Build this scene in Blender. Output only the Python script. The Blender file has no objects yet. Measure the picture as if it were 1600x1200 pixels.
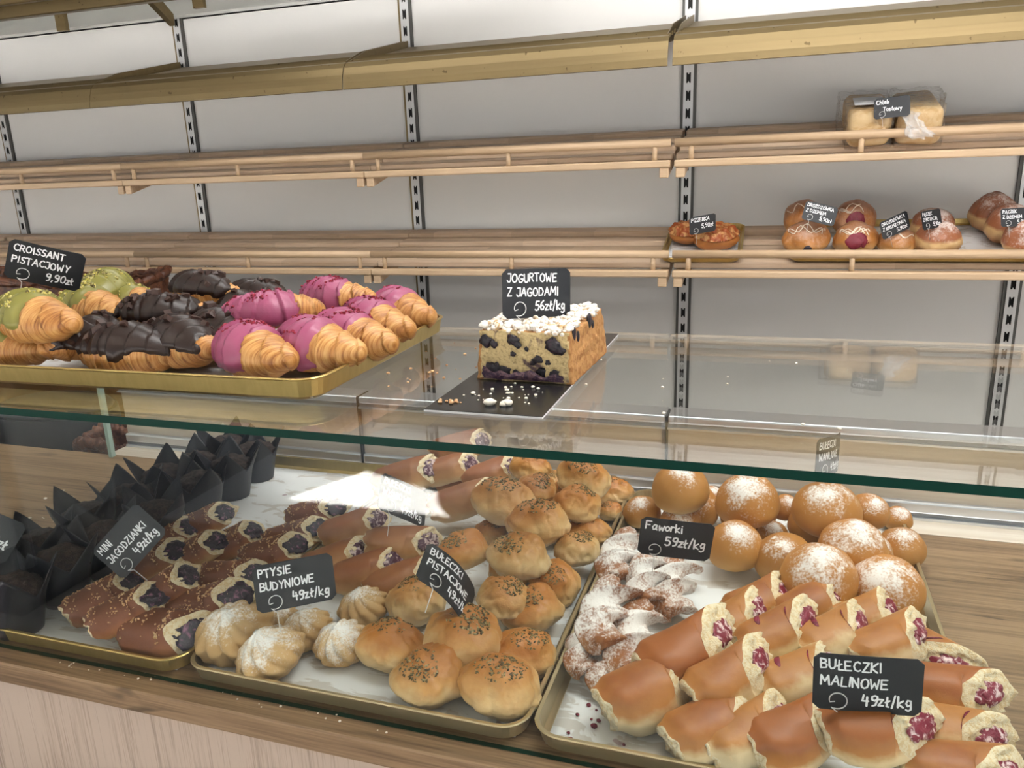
import bpy, bmesh, math, random
import numpy as np
from mathutils import Vector, Matrix, Euler, noise
random.seed(5)
SC = bpy.context.scene
COL = SC.collection
PI = math.pi
R = math.radians

# ------------------------------------------------------------------ camera
cam_d = bpy.data.cameras.new('camera')
cam = bpy.data.objects.new('camera', cam_d)
COL.objects.link(cam)
cam_d.sensor_fit = 'HORIZONTAL'
cam_d.sensor_width = 36.0
cam_d.lens = 36.0 * 1225.05 / 1600.0
cam_d.clip_start = 0.02
YAW, PITCH, ROLL = 0.323953588, 0.267226187, 0.0355601222
def cam_axes():
    f0 = Vector((-math.sin(YAW), math.cos(YAW), 0)); r0 = Vector((math.cos(YAW), math.sin(YAW), 0)); up = Vector((0, 0, 1))
    f = math.cos(PITCH) * f0 - math.sin(PITCH) * up
    d = -r0.cross(f)
    r = math.cos(ROLL) * r0 + math.sin(ROLL) * d
    dn = -math.sin(ROLL) * r0 + math.cos(ROLL) * d
    return r, dn, f
_r, _d, _f = cam_axes()
_m = Matrix((_r, -_d, -_f)).transposed().to_4x4()
_m.translation = Vector((0, 0, 0.533))          # z = 0 is the counter top
cam.matrix_world = _m
SC.camera = cam

# ------------------------------------------------------------------ light and exposure
SC.view_settings.view_transform = 'Standard'
SC.view_settings.look = 'None'
SC.view_settings.exposure = -0.75
SC.view_settings.gamma = 1.0
SC.view_settings.use_curve_mapping = False
SC.cycles.use_denoising = True
SC.cycles.max_bounces = 8
SC.cycles.diffuse_bounces = 4
SC.cycles.glossy_bounces = 4
SC.cycles.transparent_max_bounces = 24
SC.cycles.transmission_bounces = 8
SC.cycles.sample_clamp_indirect = 0.0
SC.cycles.blur_glossy = 0.0
SC.cycles.caustics_reflective = False
SC.cycles.caustics_refractive = False

world = bpy.data.worlds.new('sky'); SC.world = world; world.use_nodes = True
_wn = world.node_tree; _wn.nodes.clear()
_bg = _wn.nodes.new('ShaderNodeBackground'); _wo = _wn.nodes.new('ShaderNodeOutputWorld')
_tc = _wn.nodes.new('ShaderNodeTexCoord'); _sx = _wn.nodes.new('ShaderNodeSeparateXYZ'); _rp = _wn.nodes.new('ShaderNodeValToRGB')
_rp.color_ramp.elements[0].position = 0.0; _rp.color_ramp.elements[0].color = (0.86, 0.93, 1.0, 1)
_rp.color_ramp.elements[1].position = 0.9; _rp.color_ramp.elements[1].color = (0.55, 0.72, 1.0, 1)
_wn.links.new(_tc.outputs['Generated'], _sx.inputs[0]); _wn.links.new(_sx.outputs[2], _rp.inputs[0])
_wn.links.new(_rp.outputs[0], _bg.inputs[0]); _wn.links.new(_bg.outputs[0], _wo.inputs[0])
_bg.inputs[1].default_value = 1.35

def lamp(name, kind, loc, energy, color, rot=None, **kw):
    d = bpy.data.lights.new(name, kind); d.energy = energy; d.color = color
    for k, v in kw.items(): setattr(d, k, v)
    o = bpy.data.objects.new(name, d); COL.objects.link(o); o.location = loc
    if rot is not None: o.rotation_euler = rot
    return o
SUN_DIR = Vector((-0.2, -0.7, -1.0)).normalized()
sun = lamp('sun', 'SUN', (0, 0, 5), 170.0, (1.0, 0.975, 0.94), SUN_DIR.to_track_quat('-Z', 'Y').to_euler(), angle=R(0.6))
lamp('ceiling_lamp_light', 'AREA', (-0.5, 1.75, 1.46), 20, (1.0, 0.985, 0.96), (0, 0, 0), shape='RECTANGLE', size=2.4, size_y=0.25)
lamp('added_top_light', 'AREA', (0.45, 0.95, 1.58), 46, (1.0, 0.985, 0.965), (0, 0, 0), shape='RECTANGLE', size=1.8, size_y=0.35)  # extra light added over the counter without a fixture, for brighter tops

# ------------------------------------------------------------------ helpers
def tag(o, label=None, cat=None, group=None, kind=None):
    if label: o['label'] = label
    if cat: o['category'] = cat
    if group: o['group'] = group
    if kind: o['kind'] = kind
    return o
def empty(name, loc=(0, 0, 0), label=None, cat=None, group=None):
    o = bpy.data.objects.new(name, None); COL.objects.link(o); o.location = loc; o.empty_display_size = 0.02
    return tag(o, label, cat, group)
def obj(name, vf, mat, parent=None, smooth=True, fm=None, kind=None):
    vs, fs = vf
    me = bpy.data.meshes.new(name)
    me.from_pydata([tuple(map(float, v)) for v in vs], [], [tuple(int(i) for i in f) for f in fs])
    for m in (mat if isinstance(mat, (list, tuple)) else [mat]): me.materials.append(m)
    if smooth: me.polygons.foreach_set('use_smooth', [True] * len(me.polygons))
    if fm is not None: me.polygons.foreach_set('material_index', fm)
    me.update()
    o = bpy.data.objects.new(name, me); COL.objects.link(o)
    if parent is not None: o.parent = parent
    if kind: o['kind'] = kind
    return o
def dup_tree(o, parent=None):
    c = o.copy(); COL.objects.link(c)
    if parent is not None:
        c.parent = parent; c.matrix_parent_inverse = o.matrix_parent_inverse
    for ch in o.children: dup_tree(ch, c)
    return c
class Acc:
    def __init__(s): s.v = []; s.f = []; s.n = 0
    def add(s, vf):
        v, f = vf
        s.v.extend(v); s.f.extend([tuple(i + s.n for i in q) for q in f]); s.n += len(v); return s
    @property
    def vf(s): return s.v, s.f
def xf(vf, M):
    return [M @ Vector(v) for v in vf[0]], vf[1]
def mv(vf, t):
    return [(v[0] + t[0], v[1] + t[1], v[2] + t[2]) for v in vf[0]], vf[1]
def bm_out(bm):
    bm.verts.ensure_lookup_table(); bm.verts.index_update()
    r = [tuple(v.co) for v in bm.verts], [tuple(v.index for v in f.verts) for f in bm.faces]
    bm.free(); return r
def box(x0, x1, y0, y1, z0, z1, b=0.0, seg=2):
    bm = bmesh.new(); bmesh.ops.create_cube(bm, size=1)
    for v in bm.verts:
        v.co = Vector(((x0 + x1) / 2 + v.co.x * (x1 - x0), (y0 + y1) / 2 + v.co.y * (y1 - y0), (z0 + z1) / 2 + v.co.z * (z1 - z0)))
    if b > 0: bmesh.ops.bevel(bm, geom=bm.edges[:], offset=b, segments=seg, affect='EDGES', profile=0.5)
    return bm_out(bm)
def sbox(x0, x1, y0, y1, z0, z1, fn, nx=8, ny=8, nz=8):
    """box surface grid pushed through fn(x,y,z)"""
    bm = bmesh.new(); bmesh.ops.create_cube(bm, size=1)
    bmesh.ops.subdivide_edges(bm, edges=bm.edges[:], cuts=nx, use_grid_fill=True)
    for v in bm.verts:
        v.co = Vector(fn((x0 + x1) / 2 + v.co.x * (x1 - x0), (y0 + y1) / 2 + v.co.y * (y1 - y0), (z0 + z1) / 2 + v.co.z * (z1 - z0)))
    return bm_out(bm)
def ico(sub, fn=None, r=1.0):
    bm = bmesh.new(); bmesh.ops.create_icosphere(bm, subdivisions=sub, radius=r)
    if fn:
        for v in bm.verts: v.co = Vector(fn(*v.co))
    return bm_out(bm)
def grid(fn, nu, nv, wrap=False):
    """fn(u in 0..1, v in 0..1); v wraps when wrap"""
    vs = [fn(i / (nu - 1), j / (nv if wrap else nv - 1)) for i in range(nu) for j in range(nv)]
    fs = []
    for i in range(nu - 1):
        for j in range(nv if wrap else nv - 1):
            k = (j + 1) % nv
            fs.append((i * nv + j, i * nv + k, (i + 1) * nv + k, (i + 1) * nv + j))
    return vs, fs
def tube(path, r, n=8, caps=True):
    P = [Vector(p) for p in path]; vs = []; fs = []
    a = None
    for i, p in enumerate(P):
        t = (P[min(i + 1, len(P) - 1)] - P[max(i - 1, 0)]).normalized()
        if a is None: a = t.orthogonal().normalized()
        a = (a - t * a.dot(t)).normalized(); b = t.cross(a)
        rr = r[i] if isinstance(r, (list, tuple)) else r
        for k in range(n):
            w = 2 * PI * k / n; vs.append(p + (a * math.cos(w) + b * math.sin(w)) * rr)
    for i in range(len(P) - 1):
        for k in range(n):
            m = (k + 1) % n; fs.append((i * n + k, i * n + m, (i + 1) * n + m, (i + 1) * n + k))
    if caps: fs.append(tuple(range(n))[::-1]); fs.append(tuple((len(P) - 1) * n + k for k in range(n)))
    return vs, fs
def prism(pts, x0, x1):
    """pts in (y,z), extruded along x"""
    n = len(pts)
    vs = [(x0, p[0], p[1]) for p in pts] + [(x1, p[0], p[1]) for p in pts]
    fs = [(i, (i + 1) % n, n + (i + 1) % n, n + i) for i in range(n)] + [tuple(range(n))[::-1], tuple(range(n, 2 * n))]
    return vs, fs
def N(x, y, z): return noise.noise(Vector((x, y, z)))
def FR(x, y, z, o=4): return noise.fractal(Vector((x, y, z)), 1.0, 2.0, o)
def sm(a, b, x):
    t = min(1, max(0, (x - a) / (b - a))); return t * t * (3 - 2 * t)

# ------------------------------------------------------------------ materials
def newmat(name):
    m = bpy.data.materials.new(name); m.use_nodes = True
    nt = m.node_tree
    return m, nt, nt.nodes['Principled BSDF']
class G:
    """tiny node helper"""
    def __init__(s, nt): s.nt = nt
    def n(s, t, **kw):
        x = s.nt.nodes.new('ShaderNode' + t)
        for k, v in kw.items(): setattr(x, k, v)
        return x
    def put(s, x, i, val):
        if hasattr(val, 'links'): s.nt.links.new(val, x.inputs[i])
        elif val is not None: x.inputs[i].default_value = val
    def math(s, op, a, b=None, c=None, clamp=False):
        x = s.n('Math', operation=op, use_clamp=clamp); s.put(x, 0, a)
        if b is not None: s.put(x, 1, b)
        if c is not None: s.put(x, 2, c)
        return x.outputs[0]
    def coord(s, kind='Object', scale=(1, 1, 1), rand=False):
        v = s.n('TexCoord').outputs[kind]
        if rand:
            o = s.n('ObjectInfo').outputs['Random']; a = s.n('VectorMath', operation='ADD'); c = s.n('CombineXYZ')
            k = s.math('MULTIPLY', o, 7.0)
            for i in range(3): s.put(c, i, k)
            s.put(a, 0, v); s.put(a, 1, c.outputs[0]); v = a.outputs[0]
        m = s.n('Mapping'); s.put(m, 0, v); m.inputs['Scale'].default_value = scale
        return m.outputs[0]
    def noise(s, vec, scale, detail=4, rough=0.55, dist=0.0):
        x = s.n('TexNoise'); s.put(x, 'Vector', vec); x.inputs['Scale'].default_value = scale; x.inputs['Detail'].default_value = detail
        x.inputs['Roughness'].default_value = rough; x.inputs['Distortion'].default_value = dist
        return x.outputs[0]
    def ramp(s, f, stops):
        x = s.n('ValToRGB'); s.put(x, 0, f); e = x.color_ramp.elements
        while len(e) < len(stops): e.new(0.5)
        for q, (p, c) in zip(e, stops): q.position = p; q.color = (*c, 1) if len(c) == 3 else c
        return x.outputs[0]
    def step(s, f, a, b):
        x = s.n('MapRange', interpolation_type='SMOOTHSTEP'); s.put(x, 0, f); x.inputs[1].default_value = a; x.inputs[2].default_value = b
        return x.outputs[0]
    def mix(s, f, a, b):
        x = s.n('Mix', data_type='RGBA'); s.put(x, 0, f)
        for i, c in ((6, a), (7, b)):
            if hasattr(c, 'links'): s.nt.links.new(c, x.inputs[i])
            else: x.inputs[i].default_value = (*c, 1)
        return x.outputs[2]
    def xyz(s, vec):
        x = s.n('SeparateXYZ'); s.put(x, 0, vec); return x.outputs
    def bump(s, bsdf, h, strength=0.3, dist=0.002):
        x = s.n('Bump'); s.put(x, 'Height', h); x.inputs['Strength'].default_value = strength; x.inputs['Distance'].default_value = dist
        s.nt.links.new(x.outputs[0], bsdf.inputs['Normal'])
    def col(s, bsdf, c): s.nt.links.new(c, bsdf.inputs['Base Color'])
def plain(name, c, rough=0.5, metal=0.0, bump=None, spec=0.5):
    m, nt, b = newmat(name); b.inputs['Base Color'].default_value = (*c, 1); b.inputs['Roughness'].default_value = rough; b.inputs['Metallic'].default_value = metal
    b.inputs['Specular IOR Level'].default_value = spec
    if bump:
        g = G(nt); g.bump(b, g.noise(g.coord(), bump[0], 5), bump[1], bump[2])
    return m
def wood(name, lo, hi, axis=0, k=1.0, rough=0.45, knots=False, streak=0.5, boards=None):
    m, nt, b = newmat(name); g = G(nt)
    def sc(across, along): q = [across * k] * 3; q[axis] = along * k; return q
    big = g.noise(g.coord(scale=sc(11, 0.8)), 1.0, 4, 0.6, 1.5)
    mid = g.noise(g.coord(scale=sc(60, 1.6)), 1.0, 4, 0.65, 0.6)
    fine = g.noise(g.coord(scale=sc(330, 9)), 1.0, 3, 0.6)
    f = g.math('ADD', g.math('MULTIPLY', big, 0.40), g.math('ADD', g.math('MULTIPLY', mid, 0.35), g.math('MULTIPLY', fine, streak * 0.5)))
    c = g.ramp(f, [(0.40, lo), (0.5, tuple((a + d) / 2 for a, d in zip(lo, hi))), (0.60, hi)])
    if boards:      # finger-jointed staves
        o = g.xyz(g.coord()); bw = boards
        row = g.math('FLOOR', g.math('DIVIDE', o[1], bw[1])); s2 = g.math('MULTIPLY', g.math('FRACT', g.math('MULTIPLY', row, 0.617)), bw[0])
        cell = g.math('FLOOR', g.math('DIVIDE', g.math('ADD', o[0], s2), bw[0]))
        w = g.n('TexWhiteNoise', noise_dimensions='2D'); cc = g.n('CombineXYZ'); g.put(cc, 0, cell); g.put(cc, 1, row); g.put(w, 0, cc.outputs[0])
        c = g.mix(g.math('MULTIPLY', w.outputs[0], 0.55), c, tuple(x * 0.62 for x in lo))
    if knots:
        kn = g.step(g.noise(g.coord(scale=(4.5, 22, 22)), 1.3, 3, 0.6, 0.8), 0.62, 0.72)
        c = g.mix(g.math('MULTIPLY', kn, 0.65), c, tuple(x * 0.3 for x in lo))
    g.col(b, c); b.inputs['Roughness'].default_value = rough
    g.bump(b, fine, 0.12, 0.001)
    return m

def crust(name, stops, h, sugar=None, bump=0.25, rough=0.5, nscale=60, spread=0.35, darkspots=None, vary=0.25):
    """stops: colour up the height h of the pastry (object space); sugar = (cap centre xyz, radius, amount)"""
    m, nt, b = newmat(name); g = G(nt)
    v = g.coord(rand=True); o = g.xyz(g.coord())
    n1 = g.noise(v, nscale * 0.35, 4); n2 = g.noise(v, nscale * 2.5, 4)
    f = g.math('DIVIDE', o[2], h)
    f = g.math('ADD', f, g.math('MULTIPLY', g.math('SUBTRACT', n1, 0.5), spread * 1.6))
    f = g.math('ADD', f, g.math('MULTIPLY', g.math('SUBTRACT', n2, 0.5), spread * 0.35))
    rnd = g.n('ObjectInfo').outputs['Random']
    f = g.math('ADD', f, g.math('MULTIPLY', g.math('SUBTRACT', rnd, 0.5), vary))
    c = g.ramp(f, stops)
    hs = g.n('HueSaturation'); g.put(hs, 'Color', c); g.put(hs, 'Value', g.math('ADD', 0.9, g.math('MULTIPLY', rnd, 0.2)))
    c = hs.outputs[0]
    if darkspots:
        c = g.mix(g.math('MULTIPLY', g.step(g.noise(v, darkspots[0], 2), 0.62, 0.70), darkspots[1]), c, tuple(x * 0.35 for x in stops[-1][1]))
    ru = rough
    if sugar:
        cen, rad, amt = sugar
        d = g.n('VectorMath', operation='DISTANCE'); g.put(d, 0, g.coord()); d.inputs[1].default_value = cen
        cap = g.math('SUBTRACT', 1.0, g.math('DIVIDE', d.outputs['Value'], g.math('MULTIPLY', rad, g.math('ADD', 0.75, g.math('MULTIPLY', rnd, 0.7)))))
        s1 = g.math('ADD', g.math('MULTIPLY', cap, 0.9), g.math('MULTIPLY', g.math('SUBTRACT', g.noise(v, nscale * 0.6, 6, 0.7), 0.5), 2.0))
        s1 = g.math('ADD', s1, g.math('MULTIPLY', g.math('SUBTRACT', g.noise(v, nscale * 6, 2), 0.5), 1.1))
        fac = g.math('MULTIPLY', g.step(s1, 0.20, 0.85), amt)
        c = g.mix(fac, c, (0.93, 0.91, 0.88)); ru = g.math('ADD', rough, g.math('MULTIPLY', fac, 0.4))
    g.col(b, c); g.put(b, 'Roughness', ru)
    b.inputs['Subsurface Weight'].default_value = 0.0
    hh = g.math('ADD', n2, g.math('MULTIPLY', g.noise(v, nscale * 8, 3), 0.4))
    g.bump(b, hh, bump, 0.0012)
    return m
def speckle(name, cols, scale, rough=0.7, bump=0.4):
    m, nt, b = newmat(name); g = G(nt); v = g.coord(rand=True)
    w = g.n('TexVoronoi'); g.put(w, 'Vector', v); w.inputs['Scale'].default_value = scale
    f = g.xyz(w.outputs['Color'])[0]
    k = len(cols); c = g.ramp(f, [(0.15 + 0.7 * i / max(1, k - 1), cc) for i, cc in enumerate(cols)])
    g.col(b, c); b.inputs['Roughness'].default_value = rough
    g.bump(b, g.noise(v, scale * 2, 4), bump, 0.001)
    return m
def blend(name, c1, c2, scale, a=0.45, bb=0.6, rough=0.5, bump=0.4, detail=5, spec=0.5):
    m, nt, b = newmat(name); g = G(nt); v = g.coord(rand=True)
    n = g.noise(v, scale, detail, 0.6, 0.6)
    g.col(b, g.mix(g.step(n, a, bb), c1, c2)); b.inputs['Roughness'].default_value = rough; b.inputs['Specular IOR Level'].default_value = spec
    g.bump(b, g.noise(v, scale * 3, 4), bump, 0.0015)
    return m
def glass_mat(name, tint, rough=0.0):
    m = bpy.data.materials.new(name); m.use_nodes = True; nt = m.node_tree; nt.nodes.clear(); g = G(nt)
    out = g.n('OutputMaterial'); tr = g.n('BsdfTransparent'); gl = g.n('BsdfGlossy'); mx = g.n('MixShader'); fr = g.n('Fresnel')
    tr.inputs[0].default_value = (*tint, 1); gl.inputs['Roughness'].default_value = rough
    bf = g.n('NewGeometry').outputs['Backfacing']
    ior = g.math('ADD', g.math('MULTIPLY', bf, 1 / 1.52 - 1.52), 1.52)
    g.put(fr, 0, ior)
    g.put(mx, 0, fr.outputs[0]); nt.links.new(tr.outputs[0], mx.inputs[1]); nt.links.new(gl.outputs[0], mx.inputs[2])
    nt.links.new(mx.outputs[0], out.inputs[0])
    return m
MT = {}
MT['wall'] = plain('white_laminate', (0.80, 0.80, 0.79), 0.35, spec=0.3)
MT['ceil'] = plain('ceiling_paint', (0.75, 0.75, 0.73), 0.8)
MT['cove'] = plain('grey_laminate', (0.55, 0.56, 0.54), 0.35)
MT['floor'] = blend('floor_tile', (0.36, 0.34, 0.32), (0.45, 0.43, 0.41), 6, rough=0.4)
MT['shelfwood'] = wood('beech_staves', (0.56, 0.39, 0.25), (0.80, 0.63, 0.47), 0, 1.0, 0.5, boards=(0.27, 0.04))
MT['railwood'] = wood('beech_dowel', (0.50, 0.345, 0.205), (0.64, 0.47, 0.31), 0, 1.0, 0.5)
MT['counter'] = wood('oak_worktop', (0.095, 0.050, 0.023), (0.30, 0.195, 0.108), 0, 1.1, 0.45, knots=True, streak=0.7)
MT['fascia'] = wood('pale_oak_front', (0.25, 0.175, 0.125), (0.54, 0.43, 0.345), 2, 1.5, 0.55, streak=0.9)
MT['panel'] = wood('cream_ash', (0.66, 0.55, 0.44), (0.80, 0.72, 0.62), 0, 0.9, 0.4)
MT['alu'] = plain('aluminium', (0.78, 0.80, 0.84), 0.32, 0.9)
MT['alu_dark'] = plain('aluminium_groove', (0.28, 0.29, 0.31), 0.4, 0.8)
MT['steel'] = plain('galvanised_steel', (0.66, 0.67, 0.68), 0.45, 0.35)
MT['dark_steel'] = plain('dark_channel', (0.10, 0.10, 0.095), 0.5, 0.4)
MT['brown_steel'] = plain('bronze_channel', (0.20, 0.15, 0.07), 0.4, 0.6)
MT['black'] = plain('slot_black', (0.008, 0.008, 0.008), 0.7)
MT['seam'] = plain('seam_shadow_gap', (0.03, 0.03, 0.03), 0.8)
def brass():
    m, nt, b = newmat('brushed_brass'); g = G(nt)
    n = g.noise(g.coord(scale=(0.6, 60, 60)), 1.0, 4)
    sp = g.step(g.noise(g.coord(), 55, 2), 0.70, 0.74)
    c = g.mix(n, (0.17, 0.123, 0.058), (0.24, 0.18, 0.088)); c = g.mix(sp, c, (0.10, 0.07, 0.03)); g.col(b, c)
    b.inputs['Metallic'].default_value = 0.75; b.inputs['Roughness'].default_value = 0.42
    return m
MT['brass'] = brass()
def gold_tray():
    m, nt, b = newmat('anodised_gold'); g = G(nt)
    n = g.noise(g.coord(scale=(160, 160, 3)), 1.0, 3)
    g.col(b, g.mix(n, (0.50, 0.36, 0.12), (0.66, 0.50, 0.20))); b.inputs['Metallic'].default_value = 0.85
    b.inputs['Roughness'].default_value = 0.30
    return m
MT['gold'] = gold_tray()
MT['pale_gold'] = plain('worn_gold', (0.56, 0.46, 0.28), 0.33, 0.85)
def paper():
    m, nt, b = newmat('baking_paper'); g = G(nt); v = g.coord(rand=True)
    s1 = g.step(g.noise(g.coord(scale=(1, 2.2, 1), rand=True), 16, 4, 0.6, 0.8), 0.53, 0.57)
    s2 = g.step(g.noise(v, 30, 2), 0.71, 0.75)
    c = g.mix(g.math('MULTIPLY', s1, 0.6), (0.80, 0.80, 0.80), (0.50, 0.44, 0.37)); c = g.mix(g.math('MULTIPLY', s2, 0.6), c, (0.25, 0.08, 0.12))
    g.col(b, c); b.inputs['Roughness'].default_value = 0.55
    g.bump(b, g.noise(v, 12, 2), 0.15, 0.004)
    return m
MT['paper'] = paper()
MT['glass'] = glass_mat('clear_glass', (0.965, 0.985, 0.975))
MT['glass_edge'] = plain('green_glass_edge', (0.002, 0.030, 0.021), 0.3, spec=0.1)
MT['glass_edge_light'] = plain('pale_green_glass_edge', (0.42, 0.55, 0.48), 0.2)
MT['card'] = plain('chalkboard_card', (0.010, 0.012, 0.016), 0.5, bump=(900, 0.05, 0.0003))
MT['chalk'] = plain('white_marker', (0.86, 0.87, 0.90), 0.6)
MT['wire'] = plain('white_wire', (0.72, 0.72, 0.72), 0.35, 0.3)
# ------------------------------------------------------------------ pastry materials
MT['pist_crust'] = crust('pistachio_bun_crust', [(0.0, (0.78, 0.60, 0.36)), (0.42, (0.72, 0.50, 0.24)), (0.72, (0.58, 0.30, 0.095)), (1.0, (0.44, 0.165, 0.03))], 0.66, nscale=5, bump=0.5, rough=0.44, spread=0.5)
MT['van_crust'] = crust('vanilla_bun_crust', [(0.0, (0.72, 0.52, 0.27)), (0.20, (0.60, 0.33, 0.10)), (0.6, (0.50, 0.225, 0.050)), (1.0, (0.43, 0.175, 0.034))], 0.72, sugar=((0.03, -0.16, 0.70), 0.42, 0.85), nscale=5, bump=0.15, rough=0.52, spread=0.3)
MT['seeds'] = speckle('chopped_pistachio', [(0.10, 0.065, 0.02), (0.26, 0.19, 0.07), (0.05, 0.035, 0.015), (0.36, 0.28, 0.13)], 30)
MT['puff'] = crust('choux_shell', [(0.0, (0.64, 0.43, 0.20)), (0.4, (0.60, 0.37, 0.15)), (1.0, (0.72, 0.52, 0.29))], 0.8, sugar=((0.0, 0.0, 0.85), 0.85, 0.95), nscale=6, bump=0.5, rough=0.6)
MT['rasp_crust'] = crust('raspberry_roll_crust', [(0.0, (0.82, 0.70, 0.48)), (0.46, (0.78, 0.60, 0.34)), (0.66, (0.48, 0.20, 0.048)), (1.0, (0.30, 0.090, 0.018))], 0.048, nscale=70, bump=0.2, rough=0.46, spread=0.3, vary=0.6)
MT['blue_crust'] = crust('blueberry_bun_crust', [(0.0, (0.56, 0.32, 0.12)), (0.28, (0.36, 0.135, 0.042)), (0.62, (0.20, 0.060, 0.022)), (1.0, (0.16, 0.048, 0.018))], 0.045, nscale=80, bump=0.3, rough=0.55, spread=0.35)
MT['cher_crust'] = crust('cherry_roll_crust', [(0.0, (0.70, 0.50, 0.27)), (0.35, (0.56, 0.30, 0.12)), (0.7, (0.36, 0.15, 0.05)), (1.0, (0.27, 0.09, 0.03))], 0.045, nscale=70, bump=0.25, rough=0.5, spread=0.4)
MT['crumb'] = blend('pale_bread_crumb', (0.84, 0.72, 0.50), (0.74, 0.55, 0.30), 220, rough=0.85, bump=0.8)
MT['rasp_fill'] = blend('raspberry_filling', (0.22, 0.012, 0.035), (0.80, 0.62, 0.62), 130, 0.50, 0.62, 0.35, 0.6)
MT['jam'] = blend('raspberry_jam', (0.14, 0.008, 0.02), (0.26, 0.02, 0.05), 150, rough=0.2)
MT['blue_fill'] = blend('blueberry_filling', (0.016, 0.010, 0.024), (0.28, 0.12, 0.20), 110, 0.52, 0.68, 0.3, 0.7)
MT['cher_fill'] = blend('cherry_filling', (0.07, 0.012, 0.035), (0.62, 0.48, 0.46), 120, 0.46, 0.62, 0.35, 0.6)
MT['crumble'] = speckle('sugar_crumble', [(0.62, 0.36, 0.17), (0.78, 0.56, 0.32), (0.48, 0.24, 0.10)], 500)
MT['faw'] = crust('faworki_crust', [(0.0, (0.48, 0.25, 0.09)), (0.4, (0.34, 0.125, 0.035)), (1.0, (0.25, 0.080, 0.022))], 0.04, sugar=((0.0, 0.0, 0.03), 0.095, 0.85), nscale=70, bump=0.6, rough=0.55, spread=0.6)
def croissant_mat():
    m, nt, b = newmat('laminated_croissant'); g = G(nt); o = g.coord(); v = g.coord(rand=True)
    lam = g.noise(g.coord(scale=(520, 26, 26), rand=True), 1.0, 3, 0.55, 0.5)
    n = g.noise(v, 45, 4)
    f = g.math('ADD', g.math('MULTIPLY', lam, 0.75), g.math('MULTIPLY', n, 0.35))
    c = g.ramp(f, [(0.36, (0.22, 0.070, 0.016)), (0.52, (0.47, 0.205, 0.050)), (0.70, (0.66, 0.38, 0.135))])
    g.col(b, c); b.inputs['Roughness'].default_value = 0.42
    g.bump(b, g.math('ADD', lam, g.math('MULTIPLY', n, 0.5)), 0.6, 0.0014)
    return m
MT['croissant'] = croissant_mat()
MT['choc'] = plain('dark_chocolate_glaze', (0.022, 0.011, 0.008), 0.33, bump=(60, 0.25, 0.002), spec=0.4)
MT['pink'] = plain('raspberry_pink_glaze', (0.34, 0.075, 0.155), 0.36, bump=(350, 0.25, 0.0006))
MT['green'] = plain('pistachio_green_glaze', (0.235, 0.22, 0.05), 0.32, bump=(45, 0.2, 0.002))
MT['choc_bits'] = plain('chocolate_curl', (0.050, 0.024, 0.017), 0.5)
MT['pist_bits'] = speckle('pistachio_pieces', [(0.62, 0.52, 0.14), (0.42, 0.38, 0.07), (0.74, 0.66, 0.30), (0.12, 0.09, 0.03)], 260)
MT['red_bits'] = speckle('dried_raspberry', [(0.20, 0.008, 0.02), (0.34, 0.02, 0.05), (0.12, 0.005, 0.015)], 300)
MT['cup'] = plain('black_tulip_paper', (0.017, 0.018, 0.024), 0.5, bump=(220, 0.1, 0.001))
MT['muffin'] = blend('chocolate_muffin', (0.020, 0.011, 0.009), (0.055, 0.032, 0.026), 160, rough=0.75, bump=1.0)
MT['cake_crumb'] = blend('yoghurt_cake_crumb', (0.60, 0.46, 0.23), (0.36, 0.26, 0.12), 330, 0.5, 0.72, 0.85, 1.0)
def cake_crumb():
    m, nt, b = newmat('yoghurt_cake_crumb'); g = G(nt); v = g.coord()
    c = g.mix(g.step(g.noise(v, 330, 5), 0.48, 0.70), (0.60, 0.46, 0.23), (0.36, 0.26, 0.12))
    st = g.step(g.math('ADD', g.noise(v, 42, 4, 0.6, 0.5), g.math('MULTIPLY', g.noise(v, 260, 3), 0.15)), 0.63, 0.76)
    g.col(b, g.mix(g.math('MULTIPLY', st, 0.9), c, (0.075, 0.035, 0.060))); b.inputs['Roughness'].default_value = 0.85
    g.bump(b, g.noise(v, 300, 5), 1.0, 0.0015)
    return m
MT['cake_crumb'] = cake_crumb()
MT['cake_crust'] = blend('cake_crust', (0.50, 0.26, 0.09), (0.36, 0.155, 0.045), 120, rough=0.7, bump=0.6)
MT['berry'] = blend('baked_blueberry', (0.008, 0.005, 0.010), (0.05, 0.018, 0.035), 160, 0.5, 0.7, 0.3, 0.5)
MT['berry_stain'] = blend('blueberry_soaked_crumb', (0.045, 0.018, 0.045), (0.16, 0.085, 0.10), 150, rough=0.5, bump=0.8)
MT['streusel'] = blend('sugared_streusel', (0.88, 0.84, 0.77), (0.56, 0.37, 0.18), 70, 0.50, 0.64, 0.8, 0.8)
MT['board'] = plain('black_cake_board', (0.012, 0.012, 0.013), 0.25)
MT['board_edge'] = plain('white_board_edge', (0.78, 0.78, 0.80), 0.5)
MT['white_crumb'] = plain('white_cake_crumb', (0.84, 0.78, 0.66), 0.8, bump=(400, 0.6, 0.001))
MT['toast'] = blend('toast_loaf_crust', (0.72, 0.52, 0.27), (0.62, 0.39, 0.17), 40, rough=0.6, bump=0.3)
MT['donut'] = crust('doughnut_crust', [(0.0, (0.36, 0.14, 0.045)), (0.42, (0.68, 0.46, 0.22)), (0.52, (0.34, 0.12, 0.05)), (1.0, (0.30, 0.11, 0.055))], 0.72, sugar=((0.05, -0.1, 0.72), 0.6, 0.55), nscale=4, bump=0.2, rough=0.4, spread=0.15)
MT['sweet'] = crust('sweet_bun_crust', [(0.0, (0.66, 0.42, 0.18)), (0.4, (0.46, 0.19, 0.05)), (1.0, (0.30, 0.10, 0.024))], 0.72, sugar=((0.0, -0.1, 0.6), 0.8, 0.12), nscale=4, bump=0.2, rough=0.28, spread=0.3)
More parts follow.
